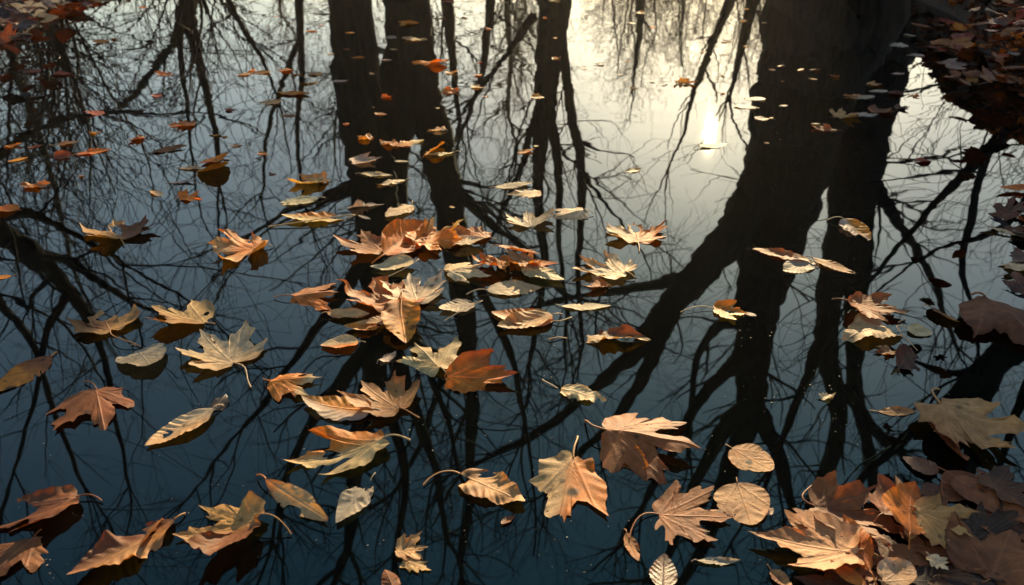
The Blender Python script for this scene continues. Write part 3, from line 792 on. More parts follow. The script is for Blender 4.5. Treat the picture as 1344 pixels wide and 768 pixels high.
LEAVES = [
 # ---- left part
 ("maple", 160, 317, 150, 290, 1.1, "tanbrown", "cup", None, "brown and cream maple leaf with upturned lobes alone at the left, above the folded one", {"split": "right"}),
 ("maple", 345, 325, 264, 334, .95, "tanor", "crumple", None, "orange-tan maple leaf floating nearly flat between the small left maple and the paired trunk reflection", {}),
 ("maple3", 268, 424, 196, 408, .95, "tan", "rollb", None, "folded tan maple leaf with its dark underside showing, right of the stalk-joined round leaf", {"split": "left"}),
 ("maple3", 146, 438, 132, 408, 1.2, "tanbrown", "cup", (182, 456), "small rosy brown maple leaf whose stalk runs down to the little round leaf", {}),
 ("round", 178, 455, 199, 488, .92, "grey", "flat", None, "little round grey-tan leaf at the end of the small maple leaf's stalk", {}),
 ("maple", 306, 477, 262, 439, .95, "cream", "cup", (333, 507), "big cream maple leaf with long pointed lobes and stalk toward the lower right", {}),
 ("oval", 66, 469, -8, 517, .95, "ochbr", "flat", None, "large ochre oval leaf with brown middle cut by the left edge", {"split": "base"}),
 ("maple", 127, 516, 138, 566, 1.15, "rust", "arch", (110, 501), "rust brown maple leaf with one orange lobe and its stalk pointing up left", {"split": "left"}),
 ("long", 281, 541, 193, 588, 1.25, "cream", "cup", None, "cream lens-shaped leaf with dark checkered veins, above the big lower left maple", {}),
 ("egg", 281, 540, 297, 518, 1.0, "murk", "arch", None, "black scrap of leaf touching the tip of the checkered lens-shaped leaf", {"mat": "wet"}),
 ("maple3", 100, 657, -22, 700, .8, "brown", "fold", (133, 658), "large dull brown folded leaf at the left edge with pale veins", {"roll": 10}),
 ("maple3", 45, 708, -28, 778, .9, "brown", "tent", None, "brown leaf tip rising in the bottom left corner", {}),
 ("oval", 228, 686, 92, 768, .9, "tanbrown", "crumple", None, "long crumpled brown leaf pointing into the bottom edge at the left", {"split": "right"}),
 ("egg", 212, 688, 186, 720, 1.2, "rosor", "fold", None, "small rust leaf stuck upright behind the long crumpled brown leaf", {"roll": 35, "split": "left"}),
 ("maple", 340, 690, 226, 706, 1.05, "tanbrown", "crumple", (382, 701), "big tan and brown maple leaf with deep folds at the lower left", {"pitch": -6, "z": .004, "split": "left"}),
 ("oval", 28, 246, 68, 244, 1.1, "rose", "crumple", None, "crumpled grey-brown leaf ball near the left edge", {}),
 ("egg", 24, 276, -12, 276, 1.2, "orange", "fold", None, "dull orange folded leaf cut by the left edge, under the crumpled ball", {}),
 ("long", 18, 362, -20, 368, 1.0, "orange", "flat", None, "thin orange sliver of leaf at the left edge lower than the folded orange one", {}),
 ("egg", 264, 232, 302, 217, 1.1, "ochre", "boat", None, "bright ochre cupped leaf of the small upper left cluster, dark reflection under it", {"roll": -28}),
 ("long", 263, 217, 302, 205, 1.1, "orange", "cup", None, "narrow orange leaf behind the bright ochre cupped leaf", {}),
 ("long", 236, 221, 266, 222, 1.2, "cream", "boat", None, "small cream leaf at the left tip of the ochre cupped leaf", {}),
 ("long", 224, 240, 258, 239, 1.1, "grey", "cup", None, "small grey-white leaf just below the ochre cupped leaf", {}),
 ("maple3", 236, 262, 264, 254, 1.2, "orange", "crumple", None, "small orange and cream crumpled leaf beneath the ochre cluster", {}),
 ("oval", 214, 257, 197, 252, 1.0, "cream", "boat", None, "tiny cream curl beside the orange and cream crumpled leaf", {"small": True}),
 ("long", 199, 201, 246, 193, 1.2, "brown", "boat", None, "dark brown boat-shaped leaf left of the ochre cluster", {}),
 ("lobed", 190, 180, 166, 188, .8, "brown", "crumple", None, "small crumpled brown leaf above the dark boat-shaped leaf", {}),
 ("long", 100, 204, 147, 196, 1.0, "ochre", "boat", None, "long ochre-orange leaf near the upper left, second from the boat-shaped leaf", {}),
 ("round", 70, 207, 95, 205, 1.0, "brown", "fold", None, "dark brown round leaf standing left of the long ochre-orange leaf", {"roll": 20}),
 ("long", 70, 191, 104, 188, 1.1, "tanbrown", "boat", None, "tan brown curled leaf above the dark round leaf", {}),
 ("oval", 5, 194, 30, 190, 1.0, "orange", "crumple", None, "small orange crumpled leaf at the left edge, above the flat orange one", {"small": True}),
 ("oval", 10, 212, 38, 208, .9, "ochre", "flat", None, "small flat orange leaf near the left edge", {"small": True}),
 ("long", 36, 195, 56, 191, 1.2, "brown", "cup", None, "tiny dull brown leaf beside the small orange crumpled leaf", {"small": True}),
 ("long", 352, 638, 442, 688, .75, "orcream", "rollb", None, "dark orange boat-shaped leaf with a pale curled end, left of the white-veined oval leaf", {"roll": 30}),
 # ---- centre, upper part
 ("oval", 418, 262, 360, 269, .85, "pale", "flat", None, "flat pale oval leaf above the two-toned cream and orange oval", {}),
 ("oval", 453, 287, 372, 288, .8, "creamor", "boat", (352, 297), "large oval leaf with orange upper half and cream lower half, left of the trunk reflection", {"split": "right"}),  # orange half partly paints in sun shining through the raised back
 ("long", 470, 284, 487, 288, 1.0, "grey", "flat", None, "tiny stalky scrap at the right end of the two-toned oval", {"small": True}),
 ("long", 452, 274, 503, 268, 1.1, "grey", "crumple", None, "grey curled leaf lying right of the flat pale oval", {}),
 ("egg", 539, 269, 508, 287, .95, "cream", "flat", (541, 264), "single smooth cream leaf on the dark trunk reflection with a hooked tip", {}),
 ("maple3", 428, 238, 374, 243, .8, "creamor", "crumple", None, "cream maple leaf with an orange hump, topmost of the column left of the trunks", {}),
 ("oval", 362, 230, 353, 228, 1.0, "brown", "crumple", None, "very small brown curl above the cream leaf with the orange hump", {"small": True}),
 ("long", 532, 236, 495, 244, 1.3, "cream", "wave", None, "cream wavy leaf above the smooth cream leaf on the trunk reflection", {}),
 ("long", 474, 229, 515, 231, 1.0, "pale", "boat", None, "pale slim leaf just above the cream wavy leaf", {}),
 ("maple3", 462, 213, 505, 209, .8, "grey", "boat", None, "pale grey-tan curled leaf like a small boat on the trunk reflection", {}),
 ("oval", 521, 193, 498, 186, 1.1, "rose", "crumple", None, "small rosy crumpled leaf touching the cream and orange leaf on its right", {}),
 ("oval", 521, 192, 556, 184, 1.0, "creamor", "wave", None, "small cream and orange leaf right of the rosy crumpled one", {"split": "base"}),
 ("maple3", 487, 183, 468, 180, 1.0, "tan", "crumple", None, "small tan crumpled leaf left of the rosy crumpled one", {}),
 ("long", 597, 201, 560, 205, 1.0, "pale", "cup", None, "cream leaf with a yellow leaf standing behind it on the second trunk's reflection", {}),
 ("egg", 561, 205, 583, 192, .9, "ochre", "fold", None, "yellow-orange leaf standing up behind the pale one on the second trunk's reflection", {"roll": -38}),
 ("maple3", 584, 172, 558, 171, .6, "pale", "crumple", None, "small pale ragged leaf on the second trunk's reflection", {}),
 ("oval", 650, 246, 700, 242, .8, "grey", "flat", None, "pale grey flat leaf with ragged edge floating just right of the second trunk reflection", {}),
 ("lobed", 710, 254, 668, 256, .8, "cream", "flat", None, "cream lobed leaf overlapping the pale grey flat leaf", {"small": True}),
 ("maple", 697, 298, 692, 278, 1.2, "cream", "cup", None, "small spiky cream maple leaf below the slim tree's reflection", {}),
 ("maple3", 765, 281, 720, 288, .9, "cream", "tent", (779, 281), "cream maple leaf with a folded ridge right of the small spiky one", {}),
 ("maple", 838, 318, 832, 292, 1.2, "creamor", "cup", (839, 330), "cream maple leaf with one brown-orange side floating in the open pale water", {"split": "right"}),  # brown-orange half includes painted shading of the turned side
 ("maple", 820, 362, 756, 341, .95, "cream", "cup", None, "cream maple leaf with long pointed left lobe beside the crossing branch reflection", {}),
 ("maple3", 796, 377, 761, 373, 1.1, "rosor", "fold", None, "small rust leaf tucked under the cream maple at the crossing branch", {}),
 ("long", 738, 403, 801, 403, 1.0, "pale", "flat", None, "plain flat cream oval leaf below the crossing branch reflection", {}),
 ("oval", 755, 444, 850, 447, .75, "tanbrown", "crumple", (720, 446), "brown and cream ruffled oval leaf with a pale stalk pointing left", {"split": "left"}),
 ("oval", 732, 510, 795, 527, .85, "cream", "wave", (712, 498), "cream oval leaf with its pale stalk pointing up left, low in the middle", {}),
 ("egg", 725, 424, 645, 412, .85, "creamor", "boat", (751, 417), "plump leaf with bright orange back and cream front, right of the central heap", {"split": "right"}),  # orange back carries painted backlight as well as leaf colour
 ("egg", 724, 416, 650, 432, .8, "tan", "fold", None, "cream-tan leaf lying under the plump orange-backed one", {"z": .004}),
 ("egg", 640, 383, 713, 378, .75, "cream", "cup", (612, 386), "smooth cream oval leaf with rosy stalk, right of the hole-bitten leaf", {}),
 ("egg", 686, 352, 741, 368, .75, "pale", "flat", None, "smooth cream oval leaf at the right end of the central heap", {"z": .010}),
 ("egg", 622, 398, 577, 409, 1.05, "pale", "cup", (586, 422), "cream leaf bitten by small dark holes, right of the central heap's tail", {"holes": [(.1, .6, .05), (.2, .45, .045), (.02, .78, .03)]}),
 ("maple", 590, 360, 642, 348, 1.0, "cream", "tent", (577, 354), "cream maple leaf forming the lower left of the central heap's right half", {"z": .006}),
 ("maple3", 660, 354, 628, 334, .9, "orange", "crumple", None, "orange crumpled leaf in the middle of the central heap's right half", {"z": .014}),
 ("egg", 656, 326, 706, 338, .85, "orange", "fold", None, "bright orange leaf on the upper edge of the central heap's right half", {"z": .014, "roll": -20}),
 ("lobed", 700, 352, 662, 332, .8, "tan", "crumple", None, "tan curled leaf behind the smooth cream oval of the central heap", {"z": .020}),
 ("oval", 690, 344, 735, 350, .7, "orange", "boat", None, "thin orange-brown leaf lying over the smooth cream oval of the central heap", {"z": .022}),
 ("maple", 548, 322, 606, 300, .95, "orcream", "crumple", None, "cream and orange maple leaf crowning the central heap", {"z": .010, "split": "tip"}),
 ("maple3", 606, 320, 560, 304, 1.0, "tan", "cup", None, "tan maple leaf lying under the crowning cream and orange one", {}),
 ("egg", 590, 318, 638, 316, 1.0, "cream", "cup", None, "cream cupped leaf at the right of the heap's crown", {"z": .012}),
 ("lobed", 640, 312, 596, 298, .8, "rosor", "wave", None, "rosy orange lobed leaf behind the cream cupped leaf of the crown", {"z": .006}),
 ("oval", 506, 338, 556, 296, .95, "orange", "fold", None, "tall rust-orange oval leaf standing up at the left of the heap's crown", {"z": .014, "roll": 30, "split": "right"}),
 ("maple", 502, 331, 474, 305, 1.1, "rose", "cup", None, "rosy pale maple leaf left of the tall rust-orange one", {}),
 ("egg", 543, 347, 485, 352, .95, "pale", "cup", (498, 366), "wide pale cream leaf below the tall rust-orange one", {"z": .004}),
 ("maple", 548, 398, 536, 362, 1.05, "cream", "cup", None, "bright cream maple leaf beside the brown leaf with the long stalk", {"z": .010}),
 ("maple", 516, 406, 488, 366, 1.05, "rosor", "crumple", None, "rusty tan maple leaf left of the bright cream maple in the heap's tail", {"z": .006}),
 ("oval", 524, 398, 532, 446, 1.0, "ochbr", "fold", (536, 448), "orange-brown leaf crossed by a long dark stalk in the heap's tail", {"z": .018}),
 ("maple", 387, 392, 454, 388, 1.0, "rosor", "tent", (360, 390), "rusty maple leaf with bright orange front and a pale stalk pointing left", {"split": "right"}),
 ("oval", 430, 412, 484, 414, .9, "creamor", "boat", None, "cream boat-shaped leaf with an upright curled stalk in the heap's tail", {"z": .006}),
 ("egg", 496, 430, 452, 430, 1.0, "orcream", "boat", None, "orange-lined curled leaf under the cream boat-shaped one", {"z": .004}),
 ("egg", 534, 418, 478, 424, .85, "cream", "wave", None, "cream oval leaf lying across the orange-lined curled leaf", {"z": .012}),
 ("egg", 470, 450, 420, 456, 1.05, "creamor", "boat", None, "folded cream leaf with orange lining at the heap's lower left end", {"split": "left"}),
 ("egg", 530, 440, 516, 424, 1.0, "tan", "crumple", None, "small tan crumpled leaf at the tail end above the broad cream maple", {"z": .01}),
 ("oval", 498, 477, 520, 464, 1.0, "grey", "crumple", None, "small grey see-through leaf scrap left of the broad cream maple", {}),
 ("maple", 577, 488, 545, 455, 1.15, "cream", "tent", (590, 496), "broad cream maple leaf with fan of veins below the central heap", {}),
 ("maple", 357, 505, 424, 500, 1.05, "orcream", "tent", (345, 497), "orange maple leaf with a cream lobe at the left of the lower trio", {"split": "tip"}),
 ("maple", 524, 538, 472, 503, 1.1, "rose", "cup", (551, 548), "rosy brown maple leaf with pale upturned edges in the lower trio", {"z": .004}),
 ("egg", 488, 542, 396, 528, .8, "greyor", "cup", None, "smooth oval leaf, ochre above and grey below, lying against the upturned maple", {"split": "right"}),
 ("maple3", 590, 500, 686, 499, .85, "orange", "cup", (584, 495), "large glowing orange leaf with ragged edges right of the broad cream maple", {"roll": 22}),
 # ---- lower part
 ("maple3", 503, 585, 372, 613, .78, "creamor", "crumple", (538, 577), "long maple leaf, rust along its top edge and mottled cream below, low left of middle", {"split": "right"}),
 ("oval", 485, 632, 441, 692, .85, "pale", "cup", None, "white-veined cream oval leaf with pointed tip below the long mottled maple", {}),
 ("egg", 605, 622, 687, 664, .85, "tan", "wave", (557, 638), "tan oval leaf with clear veins and a long stalk pointing left", {}),
 ("maple3", 752, 608, 728, 708, .74, "tanor", "flat", (757, 573), "large flat tan maple leaf with an orange shoulder and a hole, hanging point down", {"split": "left", "holes": [(-.06, .42, .05), (.05, .30, .022)]}),
 ("maple", 797, 572, 924, 598, .95, "rust", "tent", (766, 553), "large rust brown maple leaf arching over its own orange underside near the lower middle", {"z": .008}),
 ("egg", 800, 588, 852, 618, .9, "orange", "fold", None, "orange leaf showing under the large arching maple", {"roll": 30}),
 ("maple", 866, 676, 968, 684, .95, "rust", "flat", (826, 706), "smooth rust brown maple leaf with a round pale lobe and long stalk", {}),
 ("long", 822, 702, 838, 738, 1.1, "rose", "boat", None, "small curled boat of a leaf hanging at the end of the rust brown maple's stalk", {}),
 ("round", 960, 590, 1014, 618, 1.0, "tan", "flat", None, "dull tan round leaf with one dark hole, upper of the two round leaves", {"holes": [(.12, .5, .075)]}),
 ("round", 968, 636, 986, 690, .95, "tan", "flat", (967, 627), "dull tan round leaf with pale midrib, lower of the two round leaves", {}),
 ("maple", 522, 724, 566, 718, 1.0, "tan", "crumple", None, "small tan ragged leaf alone near the bottom, left of the middle", {"small": True}),
 ("lobed", 528, 736, 566, 750, .8, "tan", "wave", None, "narrow ragged tan scrap just below the small tan ragged leaf", {"small": True}),
 ("oval", 520, 780, 505, 750, 1.0, "brown", "tent", None, "brown leaf tip poking in at the bottom edge left of the middle", {}),
 ("oval", 658, 690, 676, 676, .8, "brown", "fold", None, "dark little leaf left of the large flat tan maple", {"small": True}),
 ("oval", 870, 775, 872, 728, 1.0, "dark", "flat", None, "dim reddish-brown leaf sunk at the bottom edge below the rust brown maple", {"mat": "wet"}),
 # ---- right part
 ("maple3", 938, 407, 982, 412, 1.2, "creamor", "rollb", (893, 409), "two-toned leaf, rust above and cream below, on the huge trunk reflection", {"split": "left"}),  # rust half partly stands for the rear slope turned from the sun
 ("long", 975, 410, 994, 416, 1.1, "grey", "flat", None, "tiny pale scrap at the right of the two-toned leaf on the trunk", {"small": True}),
 ("long", 1062, 345, 984, 325, .85, "rose", "fold", None, "left wing of the butterfly-like trio, a rosy narrow leaf on the trunk reflection", {}),
 ("egg", 1062, 343, 1030, 358, 1.0, "grey", "flat", None, "pale small leaf in the middle of the butterfly-like trio", {}),
 ("long", 1066, 342, 1126, 360, .9, "tan", "flat", None, "right wing of the butterfly-like trio, a narrow tan leaf", {}),
 ("egg", 1106, 293, 1142, 316, .8, "greyor", "cup", (1086, 289), "small pale leaf with orange upper edge on the straight stem's reflection", {"split": "left"}),  # orange edge partly painted for light passing through it
 ("maple3", 1113, 399, 1196, 412, .9, "brown", "crumple", (1092, 393), "rusty brown ragged maple leaf, top of the right-hand group", {"z": .012}),
 ("egg", 1176, 425, 1106, 448, .9, "cream", "wave", None, "broad cream leaf under the rusty ragged maple", {}),
 ("round", 1190, 433, 1224, 440, 1.0, "cream", "cup", (1202, 460), "small round cream leaf with a hooked stalk in the right-hand group", {}),
 ("oval", 1218, 404, 1258, 428, .9, "tanbrown", "fold", None, "dark brown little leaf with a cream belly right of the rusty maple", {"roll": -25, "split": "base"}),
 ("maple3", 1172, 462, 1146, 464, 1.0, "tanbrown", "crumple", None, "torn cream and dark leaf below the broad cream one", {}),
 ("egg", 1180, 486, 1196, 460, 1.0, "dark", "fold", None, "dark maroon upright leaf beside the torn cream and dark one", {"roll": 30}),
 ("maple3", 1292, 398, 1380, 470, 1.0, "brown", "tent", None, "big brown leaf reaching in from the right edge beside the drift", {"z": .012}),
 ("long", 1153, 541, 1202, 541, 1.1, "tan", "boat", None, "small tan lens-shaped leaf alone on the lower right limb reflection", {}),
 ("maple", 1234, 536, 1336, 612, .95, "tan", "crumple", (1233, 511), "large tan maple leaf with striped lobes at the lower right, stalk straight up", {"z": .016}),
 ("egg", 1228, 560, 1262, 612, 1.0, "brown", "boat", None, "rust brown underside leaf beneath the large striped-lobed maple", {"roll": -25}),
 ("egg", 1252, 628, 1360, 690, .75, "brown", "flat", None, "large dull brown oval leaf cut by the right edge, below the striped-lobed maple", {"z": .010}),
 ("maple", 1203, 672, 1288, 716, .95, "tan", "wave", None, "tan maple leaf with long straight lobes in the lower right heap", {"z": .022}),
 ("egg", 1192, 706, 1196, 640, 1.05, "orange", "rollf", None, "orange leaf curled upright above the straight-lobed maple", {"z": .020, "roll": 20}),
 ("maple", 1070, 668, 1190, 694, .95, "brown", "fold", (1070, 632), "broad dim brown leaf at the top of the lower right heap", {"z": .006}),
 ("maple3", 1124, 730, 988, 700, .9, "tan", "cup", None, "tan leaf with bold comb-like stripes at the left of the lower right heap", {"z": .018}),
 ("egg", 1116, 728, 1032, 674, .7, "rose", "flat", None, "rosy smooth leaf lying above the comb-striped one", {"z": .012}),
 ("long", 1140, 752, 1108, 680, 1.1, "orange", "fold", None, "narrow bright orange leaf standing up in the lower right heap", {"z": .024, "roll": -30}),
 ("oval", 1136, 772, 1088, 738, .9, "orange", "boat", None, "orange leaf at the bottom edge left of the standing narrow one", {"z": .020}),
 ("round", 1160, 762, 1196, 742, 1.0, "cream", "cup", None, "cream round leaf at the bottom edge of the lower right heap", {"z": .020}),
 ("lobed", 1220, 730, 1246, 752, 1.0, "cream", "crumple", None, "small cream crumpled leaf below the straight-lobed maple", {"z": .018}),
 ("oval", 1012, 748, 1040, 778, 1.0, "tanbrown", "fold", None, "brown and white torn leaf at the bottom edge left of the heap", {"split": "right"}),
 ("long", 914, 738, 972, 738, .7, "grey", "boat", None, "thin grey leaf floating left of the lower right heap", {}),
 ("maple3", 1300, 760, 1330, 690, 1.1, "brown", "wave", None, "broad dim brown leaf in the bottom right corner", {"z": .014}),
 ("egg", 1230, 622, 1186, 600, 1.0, "dark", "flat", None, "dark brown leaf half sunk left of the large striped-lobed maple", {"mat": "wet", "z": .004}),
 ("long", 1336, 309, 1286, 296, .7, "cream", "boat", None, "thin bright cream leaf at the right edge in the drift", {"z": .006}),
 ("maple3", 1352, 352, 1316, 356, 1.0, "cream", "crumple", None, "cream lobed leaf at the right edge below the thin bright one", {"z": .008}),
 ("oval", 1360, 246, 1310, 248, .7, "orange", "boat", None, "bright orange leaf at the right edge, top of the drift", {"z": .010}),
 ("maple", 1101, 154, 1127, 150, 1.1, "tan", "cup", None, "tan star-shaped leaf on the dark water at the upper right", {}),
 ("maple3", 1146, 148, 1171, 144, 1.1, "brown", "cup", None, "brown cupped leaf right of the tan star-shaped one", {}),
 ("oval", 1098, 172, 1062, 168, .9, "brown", "crumple", None, "dim brown leaf lying below left of the tan star-shaped one", {}),
 ("round", 1187, 125, 1164, 123, 1.0, "dark", "boat", None, "dark round cupped leaf near the upper right drift", {}),
 ("oval", 1208, 128, 1189, 126, 1.0, "orange", "crumple", None, "small orange leaf at the left end of the upper right drift", {"small": True}),
 ("maple3", 1176, 143, 1194, 141, 1.1, "dark", "fold", None, "dark ragged leaf under the small orange one at the upper right", {"small": True}),
 ("egg", 1219, 36, 1194, 31, .8, "brown", "flat", None, "dull brown pointed leaf above the upper right drift", {}),
 ("egg", 1203, 213, 1222, 211, 1.1, "red", "fold", None, "dark red little leaf on the bright water at the right", {}),
 ("long", 918, 194, 958, 189, 1.1, "pale", "flat", None, "pale leaf floating just under the sun's glint with a dark fold at its right", {}),
 ("oval", 822, 226, 842, 222, 1.0, "cream", "boat", None, "small cream leaf alone in the pale open water left of the sun's glint", {}),
 ("lobed", 1076, 524, 1096, 518, .8, "pale", "crumple", None, "tiny pale scrap floating left of the small lens-shaped leaf", {"small": True}),
 ("oval", 1006, 676, 1014, 668, 1.2, "pale", "flat", None, "tiny white scrap just right of the lower round leaf", {"small": True}),
 ("lobed", 884, 110, 916, 110, .8, "tanbrown", "crumple", None, "small dark and cream ragged leaf above the sun's glint", {"small": True}),
 ("round", 582, 122, 603, 120, 1.0, "orange", "crumple", None, "small bright rust ball of a leaf right of the paired trunks", {}),
 ("oval", 679, 201, 702, 198, 1.0, "orange", "boat", None, "small deep orange leaf on the slim tree's reflection", {"small": True}),
]
for row in LEAVES:
    kind, bx, by, tx, ty, w, pal, curl, stalk, label, kw = row
    kw = dict(kw)
    if kw.get("mat") == "wet": kw["mat"] = leaf_wet
    leaf(kind, bx, by, tx, ty, w, pal, curl, stalk, label, **kw)

# ---- small distant leaves: (x, y, width px, colour, curl, where)
WORD = {"orange": "orange", "ochre": "yellow-orange", "tan": "tan", "cream": "cream", "pale": "pale", "grey": "grey", "brown": "brown", "dark": "dark brown", "red": "dark red", "rose": "rosy", "murk": "black", "tanbrown": "mottled brown"}
Z1, Z2, Z3, Z4, Z5, Z6 = ("far out near the top left", "left of the paired trunks' reflection", "on the paired trunks' dark reflection", "right of the paired trunks' reflection",
                         "in the twiggy bright water at the top", "in the dark water of the huge trunk's reflection")
FAR = [(135, 56, 24, "orange", Z1), (147, 52, 12, "ochre", Z1), (215, 98, 26, "rose", Z1), (84, 98, 28, "red", Z1), (125, 150, 26, "red", Z1), (188, 10, 12, "orange", Z1), (205, 126, 14, "red", Z1),
       (238, 165, 36, "rose", Z1), (304, 145, 16, "red", Z1), (124, 175, 18, "tan", Z1), (42, 94, 30, "red", Z1), (60, 86, 14, "brown", Z1), (283, 178, 18, "ochre", Z1), (294, 180, 9, "orange", Z1), (310, 192, 20, "tan", Z1), (106, 232, 8, "orange", Z1), (210, 97, 12, "orange", Z1),
       (318, 98, 20, "tan", Z2), (343, 96, 26, "tan", Z2), (372, 93, 20, "orange", Z2), (411, 98, 24, "tan", Z2), (405, 110, 24, "ochre", Z2), (446, 107, 20, "grey", Z2), (386, 124, 48, "ochre", Z2), (353, 135, 28, "tan", Z2), (378, 152, 22, "rose", Z2),
       (363, 22, 8, "orange", Z2), (409, 41, 18, "orange", Z2), (421, 34, 9, "red", Z2), (434, 71, 10, "grey", Z2), (345, 202, 14, "rose", Z2), (357, 229, 12, "brown", Z2), (332, 94, 14, "tan", Z2), (390, 98, 16, "tan", Z2),
       (459, 43, 14, "tan", Z3), (453, 163, 10, "orange", Z3), (536, 31, 28, "orange", Z3), (527, 33, 14, "ochre", Z3), (545, 52, 34, "tan", Z3), (512, 50, 18, "grey", Z3), (565, 84, 48, "orange", Z3), (470, 76, 18, "orange", Z3), (507, 79, 16, "grey", Z3), (500, 150, 18, "tan", Z3), (508, 128, 16, "orange", Z3), (517, 65, 12, "grey", Z3), (455, 65, 10, "brown", Z3), (527, 212, 18, "grey", Z3), (490, 141, 4, "cream", Z3), (489, 97, 8, "cream", Z3), (594, 272, 8, "tan", Z3),
       (610, 24, 10, "orange", Z4), (580, 25, 12, "rose", Z4), (593, 96, 18, "tan", Z4), (628, 115, 18, "cream", Z4), (638, 127, 9, "tan", Z4), (626, 99, 12, "orange", Z4), (588, 3, 16, "red", Z4), (574, 142, 6, "cream", Z4), (640, 38, 10, "rose", Z4), (630, 82, 8, "orange", Z4),
       (727, 1, 18, "pale", Z5), (716, 24, 8, "orange", Z5), (728, 50, 6, "ochre", Z5), (730, 77, 12, "cream", Z5), (707, 128, 20, "tan", Z5), (704, 192, 7, "pale", Z5), (785, 85, 14, "murk", Z5), (767, 90, 10, "pale", Z5), (855, 108, 9, "murk", Z5), (872, 112, 11, "murk", Z5), (843, 17, 14, "tan", Z5), (857, 36, 8, "orange", Z5), (832, 116, 14, "cream", Z5), (813, 98, 7, "cream", Z5), (824, 81, 6, "cream", Z5), (685, 70, 10, "murk", Z5), (830, 31, 12, "pale", Z5),
       (954, 55, 16, "cream", Z5), (978, 61, 10, "tan", Z5), (952, 71, 12, "cream", Z5), (947, 100, 9, "cream", Z5), (924, 69, 8, "cream", Z5), (980, 12, 6, "cream", Z5), (977, 28, 10, "cream", Z5), (1003, 30, 8, "pale", Z5), (992, 130, 26, "pale", Z5), (980, 141, 34, "pale", Z5), (1001, 156, 20, "pale", Z5), (948, 123, 8, "cream", Z5), (1006, 188, 8, "cream", Z5), (935, 75, 6, "pale", Z5),
       (1013, 92, 10, "cream", Z6), (1024, 87, 10, "brown", Z6), (1050, 92, 12, "orange", Z6), (1068, 92, 14, "brown", Z6), (1067, 104, 14, "tan", Z6), (1095, 101, 14, "rose", Z6), (1130, 128, 40, "grey", Z6), (1152, 120, 26, "grey", Z6), (1140, 151, 26, "grey", Z6), (1178, 60, 26, "grey", Z6), (1028, 139, 12, "grey", Z6), (1194, 47, 18, "grey", Z6), (1178, 97, 20, "grey", Z6), (1150, 111, 20, "tan", Z6), (1118, 127, 26, "tan", Z6), (1072, 163, 16, "grey", Z6), (1084, 164, 10, "tan", Z6), (1012, 155, 6, "cream", Z6), (1027, 107, 6, "brown", Z6), (1200, 73, 24, "grey", Z6)]
rgf = np.random.default_rng(77)
for (x, y, wpx, pal, where) in FAR:
    a = rgf.uniform(-.35, .35) + (math.pi if rgf.random() < .5 else 0)
    fs = max(.18, math.sin(PITCH + math.atan((y - 384) / FPX)))
    dx, dy = math.cos(a) * wpx / 2, math.sin(a) * wpx / 2 * fs
    kind = str(rgf.choice(["oval", "maple3", "egg", "lobed", "long"]))
    curl = str(rgf.choice(["boat", "cup", "crumple", "wave", "flat"])) if pal not in ("grey", "pale") else "flat"
    size = "tiny" if wpx < 16 else "small"
    leaf(kind, x - dx, y - dy, x + dx, y + dy, {"long": 1.2, "maple3": .9}.get(kind, 1.0), pal, curl, None,
         f"{size} {WORD[pal]} leaf floating {where}", grp=f"small leaves floating {where}", small=True)

# ---- drifts of dark-coloured, partly wet leaves against the banks
def drift(poly, count, pals, wpx, label, grp, seed, zmax=.02, mat=None, curls=("crumple", "cup", "fold", "wave", "flat", "tent", "boat"), tilt=14):
    rg = np.random.default_rng(seed); poly = np.array(poly, float)
    lo, hi = poly.min(0), poly.max(0); n = 0
    while n < count:
        x, y = rg.uniform(lo, hi)
        ins = False; j = len(poly) - 1
        for i_ in range(len(poly)):
            if (poly[i_, 1] > y) != (poly[j, 1] > y) and x < (poly[j, 0] - poly[i_, 0]) * (y - poly[i_, 1]) / (poly[j, 1] - poly[i_, 1]) + poly[i_, 0]: ins = not ins
            j = i_
        if not ins: continue
        n += 1
        p0 = on_water(x, y)
        g = max(0.0, float(ground_z(p0[0], p0[1])))
        a = rg.uniform(0, 6.28)
        fs = max(.16, math.sin(PITCH + math.atan((y - 384) / FPX)))
        w = rg.uniform(*wpx)
        dx, dy = math.cos(a) * w / 2, math.sin(a) * w / 2 * fs
        pal = str(rg.choice(pals))
        leaf(str(rg.choice(["maple", "egg", "maple3", "oval", "lobed"])), x - dx, y - dy, x + dx, y + dy, rg.uniform(.85, 1.05), pal,
             str(rg.choice(curls)), None, f"{WORD[pal]} leaf {label}", z=g + rg.uniform(0, zmax), grp=grp,
             roll=rg.normal() * tilt, pitch=rg.normal() * tilt * .8, small=w < 60, mat=mat or (leaf_wet if rg.random() < .5 else None))
drift([(-20, -8), (118, -8), (95, 22), (60, 34), (40, 52), (-20, 66)], 44, ["dark", "dark", "murk", "dark", "brown"], (18, 40), "piled on the top left bank", "drift of leaves on the top left bank", 1, .05)  # dark palettes stand in for the shade on this bank
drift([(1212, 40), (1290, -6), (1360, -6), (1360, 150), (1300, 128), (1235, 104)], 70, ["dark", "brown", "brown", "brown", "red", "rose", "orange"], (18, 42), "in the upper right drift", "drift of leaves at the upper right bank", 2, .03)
drift([(1318, 262), (1360, 250), (1360, 385), (1330, 380), (1326, 320)], 14, ["dark", "dark", "brown", "red"], (22, 40), "in the drift along the right edge", "drift of leaves along the right edge", 3, .02)
drift([(1100, 690), (1190, 650), (1250, 640), (1360, 640), (1360, 790), (1080, 790)], 46, ["dark", "brown", "dark", "brown", "brown", "murk"], (45, 100), "half sunk in the lower right heap", "dark leaves of the lower right heap", 4, .006, leaf_dry, ("flat", "wave", "cup"), 4)
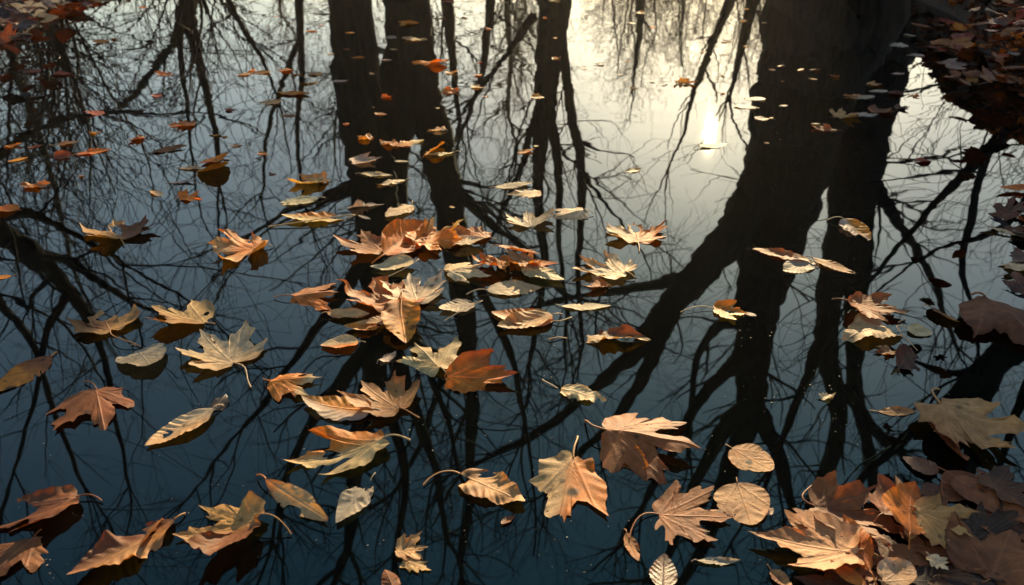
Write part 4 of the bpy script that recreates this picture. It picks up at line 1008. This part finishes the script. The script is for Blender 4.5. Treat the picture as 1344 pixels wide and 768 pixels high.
# ------------------------------------------------------------------ ground cover of fallen leaves on the banks, and specks on the water
rg = np.random.default_rng(9)
Vs, F3s, F4s, Cs = [], [], [], []
nv = 0
protos_l = []
for q in range(10):
    kind = ["maple", "maple3", "oval", "egg", "lobed"][q % 5]
    pal = ["brown", "dark", "dark", "brown", "murk", "orange", "dark", "dark", "brown", "dark"][q]
    protos_l.append(leaf_geometry(kind, .95, pal, CURLS[["crumple", "cup", "wave", "fold"][q % 4]], np.random.default_rng(q + 50), 30, 3))
for q in range(7600):
    th = rg.uniform(-math.pi, math.pi) if q < 5200 else rg.uniform(.15, .95)
    d = .02 + abs(rg.normal()) * (1.6 if q < 5200 else .9)
    rr_ = float(shore_r(th)) + d
    x, y = PC[0] + rr_ * math.cos(th), PC[1] + rr_ * math.sin(th)
    P, F, C, _v, _c = protos_l[rg.integers(0, 10)]
    s = rg.uniform(.07, .14)
    M = np.array(Matrix.Rotation(rg.uniform(0, 6.28), 3, 'Z') @ Matrix.Rotation(rg.normal() * .3, 3, 'X') @ Matrix.Rotation(rg.normal() * .3, 3, 'Y'))
    Q = ((P - [0, .45, 0]) * s) @ M.T + [x, y, float(ground_z(x, y)) + rg.uniform(.0, .02)]
    Vs.append(Q); F3s.append(F[0] + nv); F4s.append(F[1] + nv); Cs.append(C * rg.uniform(.6, 1.1)); nv += len(Q)
tag(mesh_obj("fallen_leaves", np.concatenate(Vs), [np.concatenate(F3s), np.concatenate(F4s)], leaf_dry, None, np.concatenate(Cs), True, np.zeros(nv)),
    "carpet of fallen leaves on the banks", None, None, "stuff")
# pale dust and bits of plant floating on the film of the water
Vs, F3s, Cs = [], [], []; nv = 0
def speck(x, y, s, c):
    global nv
    m = 6; an = np.sort(rg.uniform(0, 6.28, m)); el = rg.uniform(.4, 1.0); rot = rg.uniform(0, 6.28)
    px, py_ = np.cos(an) * s, np.sin(an) * s * el
    Q = np.stack([x + px * math.cos(rot) - py_ * math.sin(rot), y + px * math.sin(rot) + py_ * math.cos(rot), np.full(m, .0012)], 1)
    Q = np.vstack([Q, [[x, y, .0012 + s * .35]]])
    Vs.append(Q); F3s.append(np.stack([np.arange(m), (np.arange(m) + 1) % m, np.full(m, m)], 1) + nv); Cs.append(np.tile(c, (m + 1, 1))); nv += m + 1
for _ in range(620):
    px, py = rg.uniform(0, 1344), 20 + rg.random() ** 1.2 * 740
    p_ = on_water(px, py)
    speck(p_[0], p_[1], rg.uniform(.0005, .0020), np.array([.5, .42, .32]) * rg.uniform(.25, 1.0))
for (cx_, cy_, n, sp) in ((1095, 555, 12, 12), (988, 430, 10, 12), (1010, 200, 14, 34), (1000, 520, 10, 20), (510, 560, 10, 20), (640, 300, 10, 40), (1085, 520, 12, 20), (60, 738, 10, 12)):
    for _ in range(n):
        p_ = on_water(cx_ + rg.normal() * sp, cy_ + rg.normal() * sp * .8)
        speck(p_[0], p_[1], rg.uniform(.0008, .0028), np.array([.45, .38, .28]) * rg.uniform(.3, 1.0))
tag(mesh_obj("floating_specks", np.concatenate(Vs), [np.concatenate(F3s)], leaf_dry, None, np.concatenate(Cs), False, np.zeros(nv)),
    "pale dust and plant bits on the water", None, None, "stuff")
